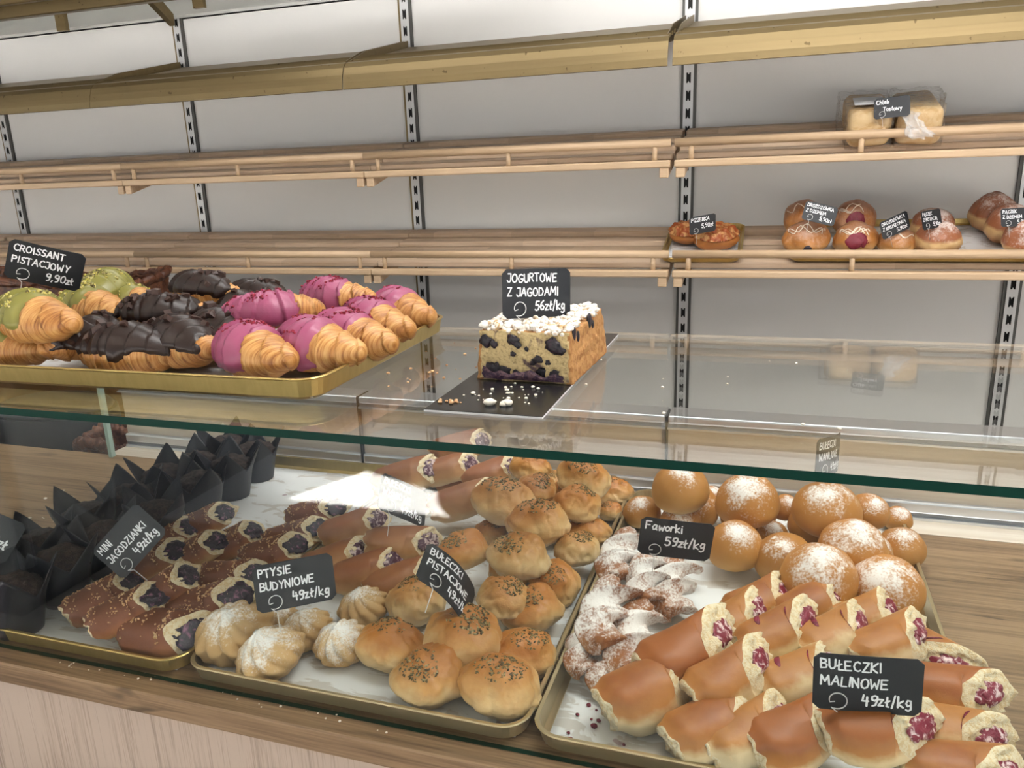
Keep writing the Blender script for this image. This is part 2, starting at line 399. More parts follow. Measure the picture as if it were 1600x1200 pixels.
MT['pizza'] = blend('baked_pizza_topping', (0.30, 0.065, 0.012), (0.52, 0.27, 0.10), 60, rough=0.5, bump=1.0)
MT['pizza_dough'] = plain('orange_pizza_dough', (0.40, 0.14, 0.028), 0.5, bump=(90, 0.4, 0.002))
MT['icing'] = plain('sugar_icing', (0.84, 0.74, 0.62), 0.35)
MT['wicker'] = blend('dark_wicker', (0.075, 0.022, 0.010), (0.17, 0.060, 0.025), 50, rough=0.45)
def film():
    m = glass_mat('crinkled_clear_film', (0.97, 0.97, 0.97), 0.2); nt = m.node_tree; g = G(nt)
    b = g.n('Bump'); b.inputs['Strength'].default_value = 1.0; b.inputs['Distance'].default_value = 0.01
    g.put(b, 'Height', g.noise(g.coord(), 38, 4, 0.6, 1.0))
    for nd in nt.nodes:
        if nd.type in ('BSDF_GLOSSY', 'FRESNEL'): nt.links.new(b.outputs[0], nd.inputs['Normal'])
    return m
MT['film'] = film()
_tm, _tn, _tb = newmat('bunched_film'); _tb.inputs['Base Color'].default_value = (0.85, 0.84, 0.83, 1); _tb.inputs['Alpha'].default_value = 0.28; _tb.inputs['Roughness'].default_value = 0.25
MT['film_tail'] = _tm
MT['label'] = plain('paper_label', (0.72, 0.73, 0.74), 0.5)

# ------------------------------------------------------------------ pastry builders (each returns its top-level Empty, at the base, unplaced)
class Kind:
    """prototypes of one kind; put() moves a prototype the first time it is used and copies its tree afterwards"""
    def __init__(s, protos): s.p = protos; s.used = [False] * len(protos)
    def put(s, i, loc, rot, scale, label, group=None):
        i %= len(s.p)
        o = s.p[i] if not s.used[i] else dup_tree(s.p[i]); s.used[i] = True
        o.location = loc; o.rotation_euler = rot; o.scale = (scale,) * 3 if not isinstance(scale, (tuple, list)) else scale
        o['label'] = label
        if group: o['group'] = group
        return o
    def done(s):
        for o, u in zip(s.p, s.used):
            if not u:
                for c in list(o.children_recursive)[::-1] + [o]: bpy.data.objects.remove(c)

def bun_shape(seed, h, long=1.0, lump=0.05, crease=0.0):
    def fn(x, y, z):
        s = 1 + lump * N(x * 1.3 + seed, y * 1.3, z * 1.3 + seed) + lump * 0.35 * N(x * 2.6 + seed, y * 3, z * 3)
        if crease:
            c = N(x * 2.2 - seed, y * 2.2 + seed * 2, z * 1.0); s -= crease * max(0, 0.14 - abs(c)) / 0.14 * 0.6
        r = math.hypot(x, y)
        zz = z * (0.62 if z > 0 else 0.42) * h
        X, Y = x * 0.5 * s * long, y * 0.5 * s / long ** 0.4
        zz = zz * s
        base = -0.38 * h
        if zz < base: zz = base + (zz - base) * 0.1
        return X, Y, zz - base + 0.0
    return ico(5, fn), fn
def scatter_bits(surface, spots, size, seed, flat=0.45, elong=1.6):
    """one mesh of little irregular chips; surface(i) gives (point, normal)"""
    rs = random.Random(seed); A = Acc()
    for i in range(spots):
        p, n = surface(rs)
        if p is None: continue
        a = n.orthogonal().normalized(); w = rs.random() * 2 * PI
        q = n.to_track_quat('Z', 'Y').to_matrix().to_4x4() @ Matrix.Rotation(w, 4, 'Z') @ Matrix.Rotation(rs.uniform(-.5, .5), 4, 'X')
        s = size * rs.uniform(0.5, 1.2)
        M = Matrix.Translation(p + n * s * 0.15) @ q @ Matrix.Diagonal((s * elong * rs.uniform(.6, 1.2), s * rs.uniform(.6, 1.1), s * flat, 1))
        v = [(-.5, -.4, -.5), (.5, -.5, -.5), (.4, .5, -.5), (-.5, .4, -.5), (-.4, -.3, .5), (.35, -.4, .5), (.3, .35, .5), (-.35, .3, .5)]
        v = [(x + rs.uniform(-.12, .12), y + rs.uniform(-.12, .12), z) for x, y, z in v]
        A.add(xf((v, [(0, 3, 2, 1), (4, 5, 6, 7), (0, 1, 5, 4), (1, 2, 6, 5), (2, 3, 7, 6), (3, 0, 4, 7)]), M))
    return A.vf
def make_pistachio(seed):
    t = empty('pistachio_bun', cat='bun')
    vf, fn = bun_shape(seed, 0.72, [1.16, 1.08, 1.0, 1.2][seed % 4], 0.17, 0.09)
    obj('bun_body', vf, MT['pist_crust'], t)
    cx, cy = [(0.05, -0.12), (-0.15, -0.2), (0.2, 0.05), (-.05, 0.1)][seed % 4]
    def surf(rs):
        a = rs.random() * 2 * PI; r = 0.62 * rs.random() ** 0.8
        d = Vector((cx * 1.6 + r * math.cos(a), cy * 1.6 + r * math.sin(a), 0.85)).normalized()
        p = Vector(fn(*d)); return p, Vector((d.x, d.y, d.z * 1.4)).normalized()
    obj('seed_topping', scatter_bits(surf, 130, 0.030, seed), MT['seeds'], t, False, kind='stuff')
    return t
def make_vanilla(seed):
    t = empty('vanilla_bun', cat='bun')
    vf, fn = bun_shape(seed + 20, 0.80, 1.0, 0.05, 0.0)
    obj('bun_body', vf, MT['van_crust'], t)
    return t
def make_puff(seed):
    t = empty('cream_puff', cat='cream puff'); n = 11
    def fn(u, v):
        a = v * 2 * PI; z = u
        prof = 0.5 * (math.sin(PI * (0.22 + 0.78 * z)) ** 0.75) if z < 0.97 else 0.04
        ridge = 0.19 * (abs(math.sin((n * a + seed + 11.0 * z) / 2)) - 0.5) * (0.35 + 0.65 * sm(0.1, 0.4, z))
        r = prof * (1 + ridge + 0.12 * N(math.cos(a) * 1.5 + seed, math.sin(a) * 1.5, z * 2) + 0.05 * N(math.cos(a) * 5, math.sin(a) * 5, z * 8 + seed))
        tw = 0.05 * math.sin(seed)
        return (r * math.cos(a) + tw * z, r * math.sin(a), 0.72 * z + 0.05 * N(a, z * 3, seed) * z)
    vf = grid(fn, 40, 120, True)
    obj('choux_top', (vf[0], vf[1] + [tuple(range(39 * 120, 40 * 120))]), MT['puff'], t)
    def fb(u, v):
        a = v * 2 * PI; r = 0.40 * (0.25 + 0.75 * u) * (1 + 0.06 * N(math.cos(a) * 3, math.sin(a) * 3, seed + u))
        return r * math.cos(a), r * math.sin(a), 0.14 * u ** 2
    obj('choux_base', grid(fb, 6, 40, True), MT['puff'], t)
    return t

def roll_section(a, w, h, flat=0.42):
    """cross-section point at angle a (0 = +y, pi/2 = up) of a soft squared loaf centred on its axis"""
    c, s = math.cos(a), math.sin(a); e = 0.72
    y = w / 2 * math.copysign(abs(c) ** e, c); z = h / 2 * math.copysign(abs(s) ** (e if s < 0 else 0.9), s)
    return y, max(z, -h * flat)
def make_roll(name, cat, L, w, h, crust_m, fill_m, seed, crumble=False, slits=False, rough_end=0.005, pinch=0.0, fillr=0.5, shy=1.0, shz=0.75):
    t = empty(name, cat=cat); na = 40
    def body(u, v):
        a = v * 2 * PI; x = (u - 0.5) * L
        k = 0.95 + 0.10 * math.sin(PI * u) - 0.22 * sm(0.16, 0.0, u) + 0.11 * N(x * 28 + seed, math.cos(a) * 1.2, math.sin(a) * 1.2)
        k += 0.025 * math.sin(x * 150 + seed) * (1 if pinch else 0)
        y, z = roll_section(a, w * k, h * k)
        bend = 0.06 * (u - 0.5) ** 2 * L * 4
        xo = x + 0.006 * N(math.cos(a) * 2 + seed, math.sin(a) * 2, u * 3) * (1 if u in (0, 1) else 0.3) + (0.004 * math.sin(a) if u > 0.5 else -0.003 * math.sin(a))
        hd = sm(0.55, 1.0, u); xo += hd * (shy * y - shz * z)
        return xo, y + bend, z + h * 0.42
    obj('crust', grid(body, 26, na, True), crust_m, t)
    for end in (1, 0):
        def face(u, v):
            a = v * 2 * PI; r = u
            x, y, z = body(1.0 if end else 0.0, v)
            cy, cz = body(1.0 if end else 0.0, 0.0)[1] - w / 2 * 0.9, h * 0.45
            cy = 0.015 * L
            bx = (x if u > 0.98 else (x * u + ((L / 2 - shz * h * 0.03) if end else -L / 2) * (1 - u)))
            lump = 0 if u > 0.98 else rough_end * (0.6 + FR(y * r * 120 + seed, z * r * 120, seed * 3.0 + end, 3)) * (1 if end else 0.5)
            return bx + (lump if end else -lump), cy + (y - cy) * r, cz + (z - cz) * r
        fc = obj('cut_face', grid(face, 12, na, True), MT['crumb'], t)
        if end: head = fc
    def blob(x, y, z):
        k = 1 + 0.35 * FR(x * 1.6 + seed, y * 1.6, z * 1.6, 3)
        yy, zz = y * w * fillr * 0.5 * k, z * h * fillr * 0.42 * k
        return L / 2 + 0.003 + x * 0.006 * k + shy * yy - shz * (zz + 0.05 * h), 0.015 * L + yy, h * 0.47 + zz
    obj('filling', ico(4, blob), fill_m, head)
    if crumble:
        def surf(rs):
            u = rs.uniform(0.06, 0.97); a = rs.gauss(PI / 2, 0.62)
            if N(u * 7 + seed, a * 2.5, 3.3) < -0.12: return None, None
            p = Vector(body(u, (a / (2 * PI)) % 1)); n = Vector((0, math.cos(a), math.sin(a))); return p, n
        obj('crumble_topping', scatter_bits(surf, 280, 0.0021, seed, 0.8, 1.1), MT['crumble'], t, False, kind='stuff')
    if slits:
        for sx, sy in ((-0.10, 0.05), (0.24, -0.02)):
            def sl(x, y, z):
                u = 0.5 + sx + x * 0.045 + y * 0.06; a = PI / 2 - sy * 8 - y * 0.38
                b = Vector(body(min(1, max(0, u)), (a / (2 * PI)) % 1)); n = Vector((0, math.cos(a), math.sin(a)))
                return b + n * (0.0006 * z + 0.0003)
            obj('jam_slit', ico(3, sl), MT['jam'], t)
    return t
def make_faworki(seed):
    t = empty('faworki', cat='pastry'); L = 0.118
    def strand(ph):
        def fn(u, v):
            a = v * 2 * PI; tw = ph + (u - 0.5) * 9.0
            e = 0.55 + 0.45 * min(1, 5 * min(u, 1 - u)); e *= 1 + 0.16 * N(u * 7 + seed, math.cos(a), math.sin(a) + ph)
            off = 0.0088 * e
            ry, rz = 0.0150 * e, 0.0088 * e
            lam = 1 + 0.13 * math.sin(a * 4 + seed + u * 9)
            y0, z0 = ry * math.cos(a) * lam, rz * math.sin(a) * lam
            y = y0 * math.cos(tw) - z0 * math.sin(tw) + off * math.cos(tw); z = y0 * math.sin(tw) + z0 * math.cos(tw) + off * 0.8 * math.sin(tw)
            return (u - 0.5) * L * (1 + 0.05 * math.sin(a + ph)), y * 1.15 + 0.003 * math.sin(u * 9 + seed), max(z * 0.85 + 0.018, 0.0)
        return grid(fn, 70, 28, True)
    for ph in (0, PI):
        vf = strand(ph); n = 28
        obj('twisted_strand', (vf[0], vf[1] + [tuple(range(n))[::-1], tuple(range(69 * n, 70 * n))]), MT['faw'], t)
    return t

def make_croissant(kind, seed):
    t = empty('croissant', cat='croissant'); L, Rr = 0.152, 0.0335; al = [0.75, 0.6, 0.7, 0.85][seed % 4]; Rc = L / 2 / math.sin(al)
    nt, na = 97, 44
    def body(u, v, off=0.0):
        tt = u * 2 - 1; a = v * 2 * PI
        cx, cy = Rc * math.sin(tt * al), Rc * (1 - math.cos(tt * al))
        ph = abs(tt) * 4.3 + 0.28 * math.sin(a + seed) + 0.35
        st = ph - math.floor(ph)
        env = max(0.0, 1 - abs(tt) ** 1.75) ** 0.75
        r = Rr * (0.20 + 0.86 * env) * (1 + 0.19 * (0.5 - st) * (1 if abs(tt) > 0.08 else 0.4)) + off
        r *= 1 + 0.05 * N(tt * 2 + seed, math.cos(a), math.sin(a))
        if abs(tt) > 0.97: r *= max(0.05, (1 - abs(tt)) / 0.03) ** 0.5
        dx, dy = math.cos(tt * al), math.sin(tt * al)
        c, s = math.cos(a), math.sin(a)
        z = s * r * 0.92
        return cx - dy * c * r, cy + dx * c * r, max(z, -Rr * 0.70) + Rr * 0.70
    vf = grid(body, nt, na, True)
    obj('croissant_body', (vf[0], vf[1] + [tuple(range(na))[::-1], tuple(range((nt - 1) * na, nt * na))]), MT['croissant'], t)
    def mask(u, v):
        tt = u * 2 - 1; a = v * 2 * PI; top = math.sin(a); nzv = 0.22 * FR(tt * 4 + seed, math.cos(a) * 1.5, math.sin(a) * 1.5, 3)
        if kind == 1: return min(top + 0.32 + 0.30 * math.cos(a), (0.80 - abs(tt)) * 3) + nzv * 1.3
        if kind == 2: return min(top + 0.55, (0.38 - tt) * 2.6, (tt + 0.93) * 4) + nzv
        return min(top + 0.25 + 0.25 * math.cos(a), (0.30 - tt) * 2.6, (tt + 0.93) * 4) + nzv
    T = 0.0034
    vs, keep = [], {}
    for i in range(nt):
        for j in range(na):
            m = mask(i / (nt - 1), j / na); keep[i, j] = m
            vs.append(body(i / (nt - 1), j / na, T * sm(0.0, 0.16, m) - 0.0012 * (1 - sm(-0.12, 0.02, m))))
    fs = []
    for i in range(nt - 1):
        for j in range(na):
            k = (j + 1) % na
            if max(keep[i, j], keep[i, k], keep[i + 1, j], keep[i + 1, k]) > -0.10:
                fs.append((i * na + j, i * na + k, (i + 1) * na + k, (i + 1) * na + j))
    used = sorted({q for f in fs for q in f}); ix = {q: n for n, q in enumerate(used)}
    gz = obj('glaze', ([vs[q] for q in used], [tuple(ix[q] for q in f) for f in fs]), MT[('green', 'choc', 'pink')[kind]], t)
    def surf(rs):
        for _ in range(30):
            u = rs.uniform(0.12, 0.8); a = rs.gauss(PI / 2, 0.55)
            if kind != 1: u = rs.uniform(0.15, 0.6)
            if mask(u, a / (2 * PI)) > 0.25 and N(u * 5 + seed, a * 1.5, 1.7) > -0.1:
                p = Vector(body(u, (a / (2 * PI)) % 1, T)); return p, Vector((0, math.cos(a), math.sin(a)))
        return None, None
    n, s, mt, nm = ((110, 0.0042, 'pist_bits', 'pistachio_pieces'), (16, 0.0115, 'choc_bits', 'chocolate_curls'), (130, 0.0038, 'red_bits', 'raspberry_pieces'))[kind]
    obj(nm, scatter_bits(surf, n, s, seed, 0.7, 1.2), MT[mt], gz, False, kind='stuff')
    return t
def make_muffin(seed):
    t = empty('chocolate_muffin', cat='muffin')
    def cup(u, v):
        a = v * 2 * PI; q = (v * 4 + 0.13 * seed) % 1.0; p = 1 - abs(q - 0.5) * 2          # 4 pointed corners
        zt = 0.052 + 0.042 * p ** 1.2
        z = u * zt
        r = 0.0255 + 0.011 * min(1, z / 0.05) + (0.016 * max(0, z - 0.048) / 0.04) * (0.6 + 0.6 * p)
        r *= 1 + 0.05 * math.cos(4 * a + seed) * u - 0.03 * (1 - p) * u
        return r * math.cos(a), r * math.sin(a), z
    vf = grid(cup, 14, 96, True)
    vf = (vf[0] + [(0, 0, 0)], vf[1] + [(96 * 14, (j + 1) % 96, j) for j in range(96)])
    o = obj('paper_cup', vf, MT['cup'], t)
    md = o.modifiers.new('thickness', 'SOLIDIFY'); md.thickness = 0.0007
    def top(x, y, z):
        k = 1 + 0.16 * FR(x * 2.5 + seed, y * 2.5, z * 2.5, 4) + 0.08 * N(x * 9, y * 9 + seed, z * 9)
        return x * 0.0335 * k, y * 0.0335 * k, 0.053 + (z * 0.019 * k if z > 0 else z * 0.03)
    obj('muffin_crumb', ico(4, top), MT['muffin'], t)
    return t

# ------------------------------------------------------------------ hand lettering
GL = {
 'A': [[(0, 0), (.38, 1), (.72, 0)], [(.14, .36), (.60, .36)]], 'B': [[(0, 0), (0, 1), (.45, .93), (.5, .7), (.35, .54), (0, .5)], [(.35, .54), (.6, .35), (.5, .06), (0, 0)]],
 'C': [[(.6, .85), (.4, 1), (.15, .88), (0, .5), (.12, .12), (.4, 0), (.62, .12)]], 'D': [[(0, 0), (.03, 1), (.4, .92), (.65, .55), (.48, .1), (0, 0)]],
 'E': [[(.55, 1), (0, .98), (0, 0), (.58, .03)], [(0, .52), (.46, .52)]], 'F': [[(0, 0), (0, 1), (.6, 1)], [(0, .52), (.45, .52)]],
 'G': [[(.62, .86), (.4, 1), (.12, .86), (0, .45), (.15, .06), (.45, 0), (.66, .2), (.66, .45), (.4, .45)]], 'H': [[(0, 0), (0, 1)], [(.6, 0), (.6, 1)], [(0, .5), (.6, .5)]],
 'I': [[(.1, 0), (.1, 1)]], 'J': [[(.1, 1), (.5, 1), (.5, .2), (.35, 0), (.12, .02), (0, .2)]], 'K': [[(0, 0), (0, 1)], [(.58, 1), (0, .45), (.6, 0)]],
 'L': [[(0, 1), (0, 0), (.5, 0)]], 'Ł': [[(.1, 1), (.1, 0), (.55, 0)], [(-.05, .4), (.35, .62)]], 'M': [[(0, 0), (.06, 1), (.4, .35), (.74, 1), (.82, 0)]],
 'N': [[(0, 0), (0, 1), (.58, 0), (.58, 1)]], 'O': [[(.35, 1), (.1, .85), (0, .5), (.1, .12), (.35, 0), (.6, .12), (.7, .5), (.6, .85), (.35, 1)]],
 'P': [[(0, 0), (0, 1), (.45, .95), (.55, .74), (.42, .52), (0, .47)]], 'R': [[(0, 0), (0, 1), (.45, .95), (.52, .74), (.4, .54), (0, .5)], [(.25, .5), (.6, 0)]],
 'S': [[(.55, .88), (.3, 1), (.06, .85), (.1, .6), (.45, .42), (.52, .18), (.3, 0), (0, .1)]], 'T': [[(0, 1), (.66, 1)], [(.33, 1), (.33, 0)]],
 'U': [[(0, 1), (.02, .25), (.2, 0), (.42, .02), (.58, .25), (.6, 1)]], 'W': [[(0, 1), (.12, 0), (.4, .6), (.62, 0), (.82, 1)]], 'Y': [[(0, 1), (.3, .48), (.6, 1)], [(.3, .48), (.25, 0)]],
 'Z': [[(0, 1), (.55, 1), (0, 0), (.6, 0)]], 'Ó': [[(.35, .85), (.1, .72), (0, .4), (.1, .1), (.35, 0), (.6, .1), (.7, .4), (.6, .72), (.35, .85)], [(.35, .95), (.5, 1.2)]],
 'Ż': [[(0, .88), (.55, .88), (0, 0), (.6, 0)], [(.28, 1.1), (.30, 1.12)]], 'Ś': [[(.55, .75), (.3, .86), (.06, .72), (.1, .52), (.45, .36), (.52, .16), (.3, 0), (0, .08)], [(.3, .98), (.45, 1.2)]],
 'Ą': [[(0, 0), (.38, 1), (.72, 0), (.62, -.2), (.78, -.26)], [(.14, .36), (.60, .36)]], 'Ę': [[(.55, 1), (0, .98), (0, 0), (.58, .03), (.48, -.2), (.62, -.25)], [(0, .52), (.46, .52)]],
 '0': [[(.3, 1), (.06, .8), (0, .45), (.1, .08), (.32, 0), (.52, .15), (.56, .55), (.46, .9), (.3, 1)]], '4': [[(.1, 1), (0, .42), (.52, .42)], [(.40, .8), (.38, -.05)]],
 '5': [[(.5, 1), (.1, 1), (.05, .58), (.35, .62), (.52, .4), (.42, .08), (.15, 0), (0, .1)]], '6': [[(.45, 1), (.15, .75), (0, .35), (.15, .02), (.42, .06), (.5, .32), (.3, .5), (.04, .36)]],
 '9': [[(.52, .7), (.3, .5), (.06, .6), (.05, .88), (.28, 1), (.5, .9), (.52, .6), (.4, .1), (.15, 0)]], '7': [[(0, 1), (.55, 1), (.2, 0)]],
 ',': [[(.08, .08), (.0, -.15)]], '/': [[(0, -.1), (.3, 1.1)]], ' ': [],
 'a': [[(.45, .6), (.2, .66), (0, .35), (.12, .02), (.35, .08), (.46, .6), (.44, .15), (.55, 0)]], 'b': [[(0, 1), (.02, .05), (.3, 0), (.45, .25), (.3, .5), (.02, .4)]],
 'e': [[(.02, .32), (.42, .38), (.35, .62), (.1, .58), (0, .25), (.15, 0), (.45, .08)]], 'g': [[(.42, .6), (.15, .64), (.02, .35), (.15, .08), (.42, .25), (.42, .6), (.42, -.2), (.2, -.36), (0, -.25)]],
 'h': [[(0, 0), (0, 1)], [(0, .4), (.25, .6), (.42, .45), (.42, 0)]], 'i': [[(.08, .6), (.1, 0)], [(.08, .86), (.1, .9)]], 'k': [[(0, 0), (0, 1)], [(.42, .62), (0, .3), (.45, 0)]],
 'l': [[(.08, 1), (.06, .1), (.2, 0)]], 'ł': [[(.1, .9), (.08, .05), (.22, 0)], [(-.04, .4), (.3, .58)]], 'o': [[(.22, .62), (0, .45), (.02, .12), (.22, 0), (.44, .15), (.44, .48), (.22, .62)]],
 'r': [[(0, 0), (.02, .62)], [(.02, .4), (.2, .6), (.36, .55)]], 's': [[(.36, .56), (.15, .64), (.04, .48), (.32, .26), (.3, .05), (0, .03)]], 't': [[(.15, .95), (.14, .05), (.3, 0)], [(0, .62), (.34, .64)]],
 'w': [[(0, .6), (.1, 0), (.3, .42), (.46, 0), (.6, .62)]], 'y': [[(0, .62), (.2, .12)], [(.45, .62), (.1, -.35)]], 'z': [[(0, .6), (.38, .6), (.0, 0), (.4, .02)]],
}
GW = {'I': .2, 'i': .2, ',': .14, '/': .34, ' ': .3, 'l': .22, 'ł': .3, 'M': .84, 'W': .84, 'O': .72, 'Ó': .72, 'A': .74, 'Ą': .78}
def stroke_text(lines, W, H, seed):
    """ribbon strokes with round ends, in the card's plane"""
    rs = random.Random(seed); A = Acc(); n = len(lines)
    def width(s): return sum(GW.get(c, max([p[0] for st in GL[c] for p in st] or [0.3])) + 0.2 for c in s) - 0.2
    def disc(c, r):
        A.add(([(c[0] + r * math.cos(k * PI / 4), c[1] + r * math.sin(k * PI / 4), 0) for k in range(8)], [tuple(range(8))]))
    def stroke(pts, r):
        for a, b in zip(pts, pts[1:]):
            d = Vector((b[0] - a[0], b[1] - a[1])); l = d.length or 1e-6; m = Vector((-d.y, d.x)) / l * r
            A.add(([(a[0] + m.x, a[1] + m.y, 0), (a[0] - m.x, a[1] - m.y, 0), (b[0] - m.x, b[1] - m.y, 0), (b[0] + m.x, b[1] + m.y, 0)], [(0, 1, 2, 3)]))
        for p in pts: disc(p, r)
    top = H * 0.40; step = H * (0.285 if n == 3 else 0.36)
    for i, s in enumerate(lines):
        price = any(ch.isdigit() for ch in s)
        ht = H * (0.165 if n == 3 else 0.20) * (1.12 if price else 1.0)
        ww = width(s); k = min(ht * 0.92, W * (0.84 if not price else 0.56) / ww)
        x = -W * 0.43 if not price else W * 0.40 - ww * k
        if n == 2 and i == 1 and not price: x = -W * 0.25
        y = top - i * step - ht
        for ch in s:
            jx, jy, sk = rs.uniform(-.03, .03), rs.uniform(-.06, .06), rs.uniform(-.06, .10)
            for st in GL[ch]:
                stroke([(x + (p[0] + jx + sk * p[1]) * k, y + (p[1] + jy) * ht) for p in st], ht * 0.084 * rs.uniform(.9, 1.15))
            x += (GW.get(ch, max([p[0] for st in GL[ch] for p in st] or [0.3])) + 0.2) * k
    return A.vf
def make_tag(P, Rm, lines, label, seed, scale=1.0, bend=0.0, pin=0.03):
    t = empty('price_tag', label=label, cat='price tag', group='black chalkboard price tags')
    W, H, T = 0.086, 0.054, 0.0007
    B = lambda v: (v[0], v[1], v[2] - bend * v[0] * v[0])
    rr = 0.005; out = []
    for cx, cy, a0 in ((W / 2 - rr, H / 2 - rr, 0), (-W / 2 + rr, H / 2 - rr, 90), (-W / 2 + rr, -H / 2 + rr, 180), (W / 2 - rr, -H / 2 + rr, 270)):
        for k in range(5): out.append((cx + rr * math.cos(R(a0 + k * 22.5)), cy + rr * math.sin(R(a0 + k * 22.5))))
    # strips across the width so that the card can bow
    xs = [-W / 2 + W * k / 16 for k in range(17)]
    def half(x):
        e = max(0, abs(x) - (W / 2 - rr)); return H / 2 - rr + math.sqrt(max(0, rr * rr - e * e))
    vs = []; fs = []
    for x in xs:
        for z in (T / 2, -T / 2):
            vs += [B((x, half(x), z)), B((x, -half(x), z))]
    for k in range(16):
        a, b = k * 4, k * 4 + 4
        fs += [(a, a + 1, b + 1, b), (a + 2, b + 2, b + 3, a + 3), (a, b, b + 2, a + 2), (a + 1, a + 3, b + 3, b + 1)]
    fs += [(0, 2, 3, 1), (64, 65, 67, 66)]
    cd = obj('card', (vs, fs), MT['card'], t, False)
    lv, lf = stroke_text(lines, W, H, seed)
    obj('lettering', ([B((v[0], v[1], T / 2 + 0.00025)) for v in lv], lf), MT['chalk'], cd, False)
    cx, cy, rad = -W * 0.27, -H * 0.30, 0.0085
    loop = [(cx - 0.002 + 0.004 * 0, cy - 0.001, 0.0022)] + [(cx + rad * (0.75 + 0.25 * k / 20) * math.cos(R(200 - k * 16.2)), cy + rad * (0.75 + 0.25 * k / 20) * math.sin(R(200 - k * 16.2)), 0.0018) for k in range(21)]
    loop += [(cx + 0.001, cy - rad - 0.004, 0.0014), (cx + 0.002, cy - rad - 0.004 - pin, 0.0)]
    obj('wire_clip', tube([B(p) for p in loop], 0.00052, 6), MT['wire'], t)
    M = Matrix(Rm).to_4x4(); M.translation = Vector(P)
    t.matrix_world = M @ Matrix.Scale(scale, 4)
    return t
# ------------------------------------------------------------------ the setting
def struct(name, vf, mat, smooth=False, fm=None):
    return tag(obj(name, vf, mat, None, smooth, fm), kind='structure')
YW = 2.52
UPX = [-2.95, -2.05, -1.163, -0.26, 0.645]
struct('wall_back', box(-4.3, 2.2, YW, YW + 0.04, -0.9, 1.09), MT['wall'])
struct('trim_1', prism([(YW, 1.085), (YW + 0.5, 1.285), (YW + 0.5, 1.30), (YW, 1.10)], -4.3, 2.2), MT['cove'])
for i, x in enumerate(UPX):
    struct('trim_%d' % (i + 2), prism([(YW + 0.001, 1.084), (YW + 0.499, 1.284), (YW + 0.499, 1.2855), (YW + 0.001, 1.0855)], x - 0.0015, x + 0.0015), MT['seam'])
struct('wall_rear_upper', box(-4.3, 2.2, YW + 0.5, YW + 0.54, 1.28, 1.66), MT['ceil'])
struct('ceiling', box(-4.3, 2.2, 0.155, YW + 0.54, 1.62, 1.70), MT['ceil'])
struct('wall_left', box(-4.34, -4.30, 0.6, YW + 0.5, -0.9, 1.64), MT['ceil'])
struct('wall_right', box(2.20, 2.24, 1.5, YW + 0.5, -0.9, 1.64), MT['ceil'])
struct('wall_added_wing', box(-2.98, -2.90, -1.5, 0.50, -0.9, 1.2), MT['cove'])  # unseen wing added to hold light back from the left side
struct('floor', box(-4.3, 2.2, 0.58, YW + 0.5, -0.95, -0.90), MT['floor'])
def pavers():
    m, nt, b = newmat('grey_pavers'); g = G(nt)
    br = g.n('TexBrick'); g.put(br, 'Vector', g.coord()); br.inputs['Scale'].default_value = 5; br.inputs['Color1'].default_value = (0.20, 0.19, 0.18, 1)
    br.inputs['Color2'].default_value = (0.24, 0.225, 0.21, 1); br.inputs['Mortar'].default_value = (0.14, 0.13, 0.125, 1); br.inputs['Mortar Size'].default_value = 0.008
    g.col(b, br.outputs[0]); b.inputs['Roughness'].default_value = 0.8
    return m
struct('pavement', box(-14, 14, -16, 0.58, -0.95, -0.90), pavers())
struct('path', box(-2.5, -0.95, -2.4, -1.35, -0.9, -0.894), plain('added_pale_slab', (0.56, 0.55, 0.53), 0.7))  # unseen slab added to brighten the sunlit patch mirrored in the glass
# unseen parasols; the unscalloped ones are added to shade the pavement the glass mirrors
def canvas():
    m, nt, b = newmat('white_canvas'); b.inputs['Base Color'].default_value = (0.8, 0.78, 0.74, 1); b.inputs['Roughness'].default_value = 0.8
    tr = nt.nodes.new('ShaderNodeBsdfTranslucent'); tr.inputs[0].default_value = (0.75, 0.72, 0.66, 1); mx = nt.nodes.new('ShaderNodeMixShader'); mx.inputs[0].default_value = 0.04
    out = nt.nodes['Material Output']; nt.links.new(b.outputs[0], mx.inputs[1]); nt.links.new(tr.outputs[0], mx.inputs[2]); nt.links.new(mx.outputs[0], out.inputs[0])
    return m
MT['canvas'] = canvas()
def parasol(label, cx, cy, ze, rad, sides, rot, px, py, scallop=0.0):
    t = empty('unseen_parasol', (px, py, -0.9), label, 'parasol')
    n = sides * 12
    def fn(u, v):
        a = v * 2 * PI; s = (v * sides) % 1.0
        k = math.cos(PI / sides) / math.cos((s - 0.5) * 2 * PI / sides)
        r = rad * k * u * (1 + (0.025 * abs(math.sin(s * PI * 4)) * scallop if u > 0.99 else 0))
        return cx - px + r * math.cos(a + rot), cy - py + r * math.sin(a + rot), ze + 0.9 + 0.32 * (1 - u)
    o = obj('canopy', grid(fn, 8, n, True), MT['canvas'], t, False)
    o.modifiers.new('cloth', 'SOLIDIFY').thickness = 0.004
    obj('pole', tube([(0, 0, 0.03), (0, 0, ze + 0.9 + 0.30)], 0.024, 12), MT['alu'], t)
    obj('base', box(-0.22, 0.22, -0.22, 0.22, 0, 0.05, 0.01), MT['dark_steel'], t)
parasol('round white parasol with a scalloped edge in front of the stall', 0.25, -1.0, 1.30, 1.40, 8, 0.2, 0.25, -1.0, 1.0)
parasol('added square white parasol, shading the pavement beyond the left end of the stall', -2.61, -0.78, 1.36, 1.2 * 1.414, 4, math.atan2(-0.45, 0.22) + PI / 4, -2.61, -0.78)  # added blocker, its shadow cuts the left edge of the sunlit patch
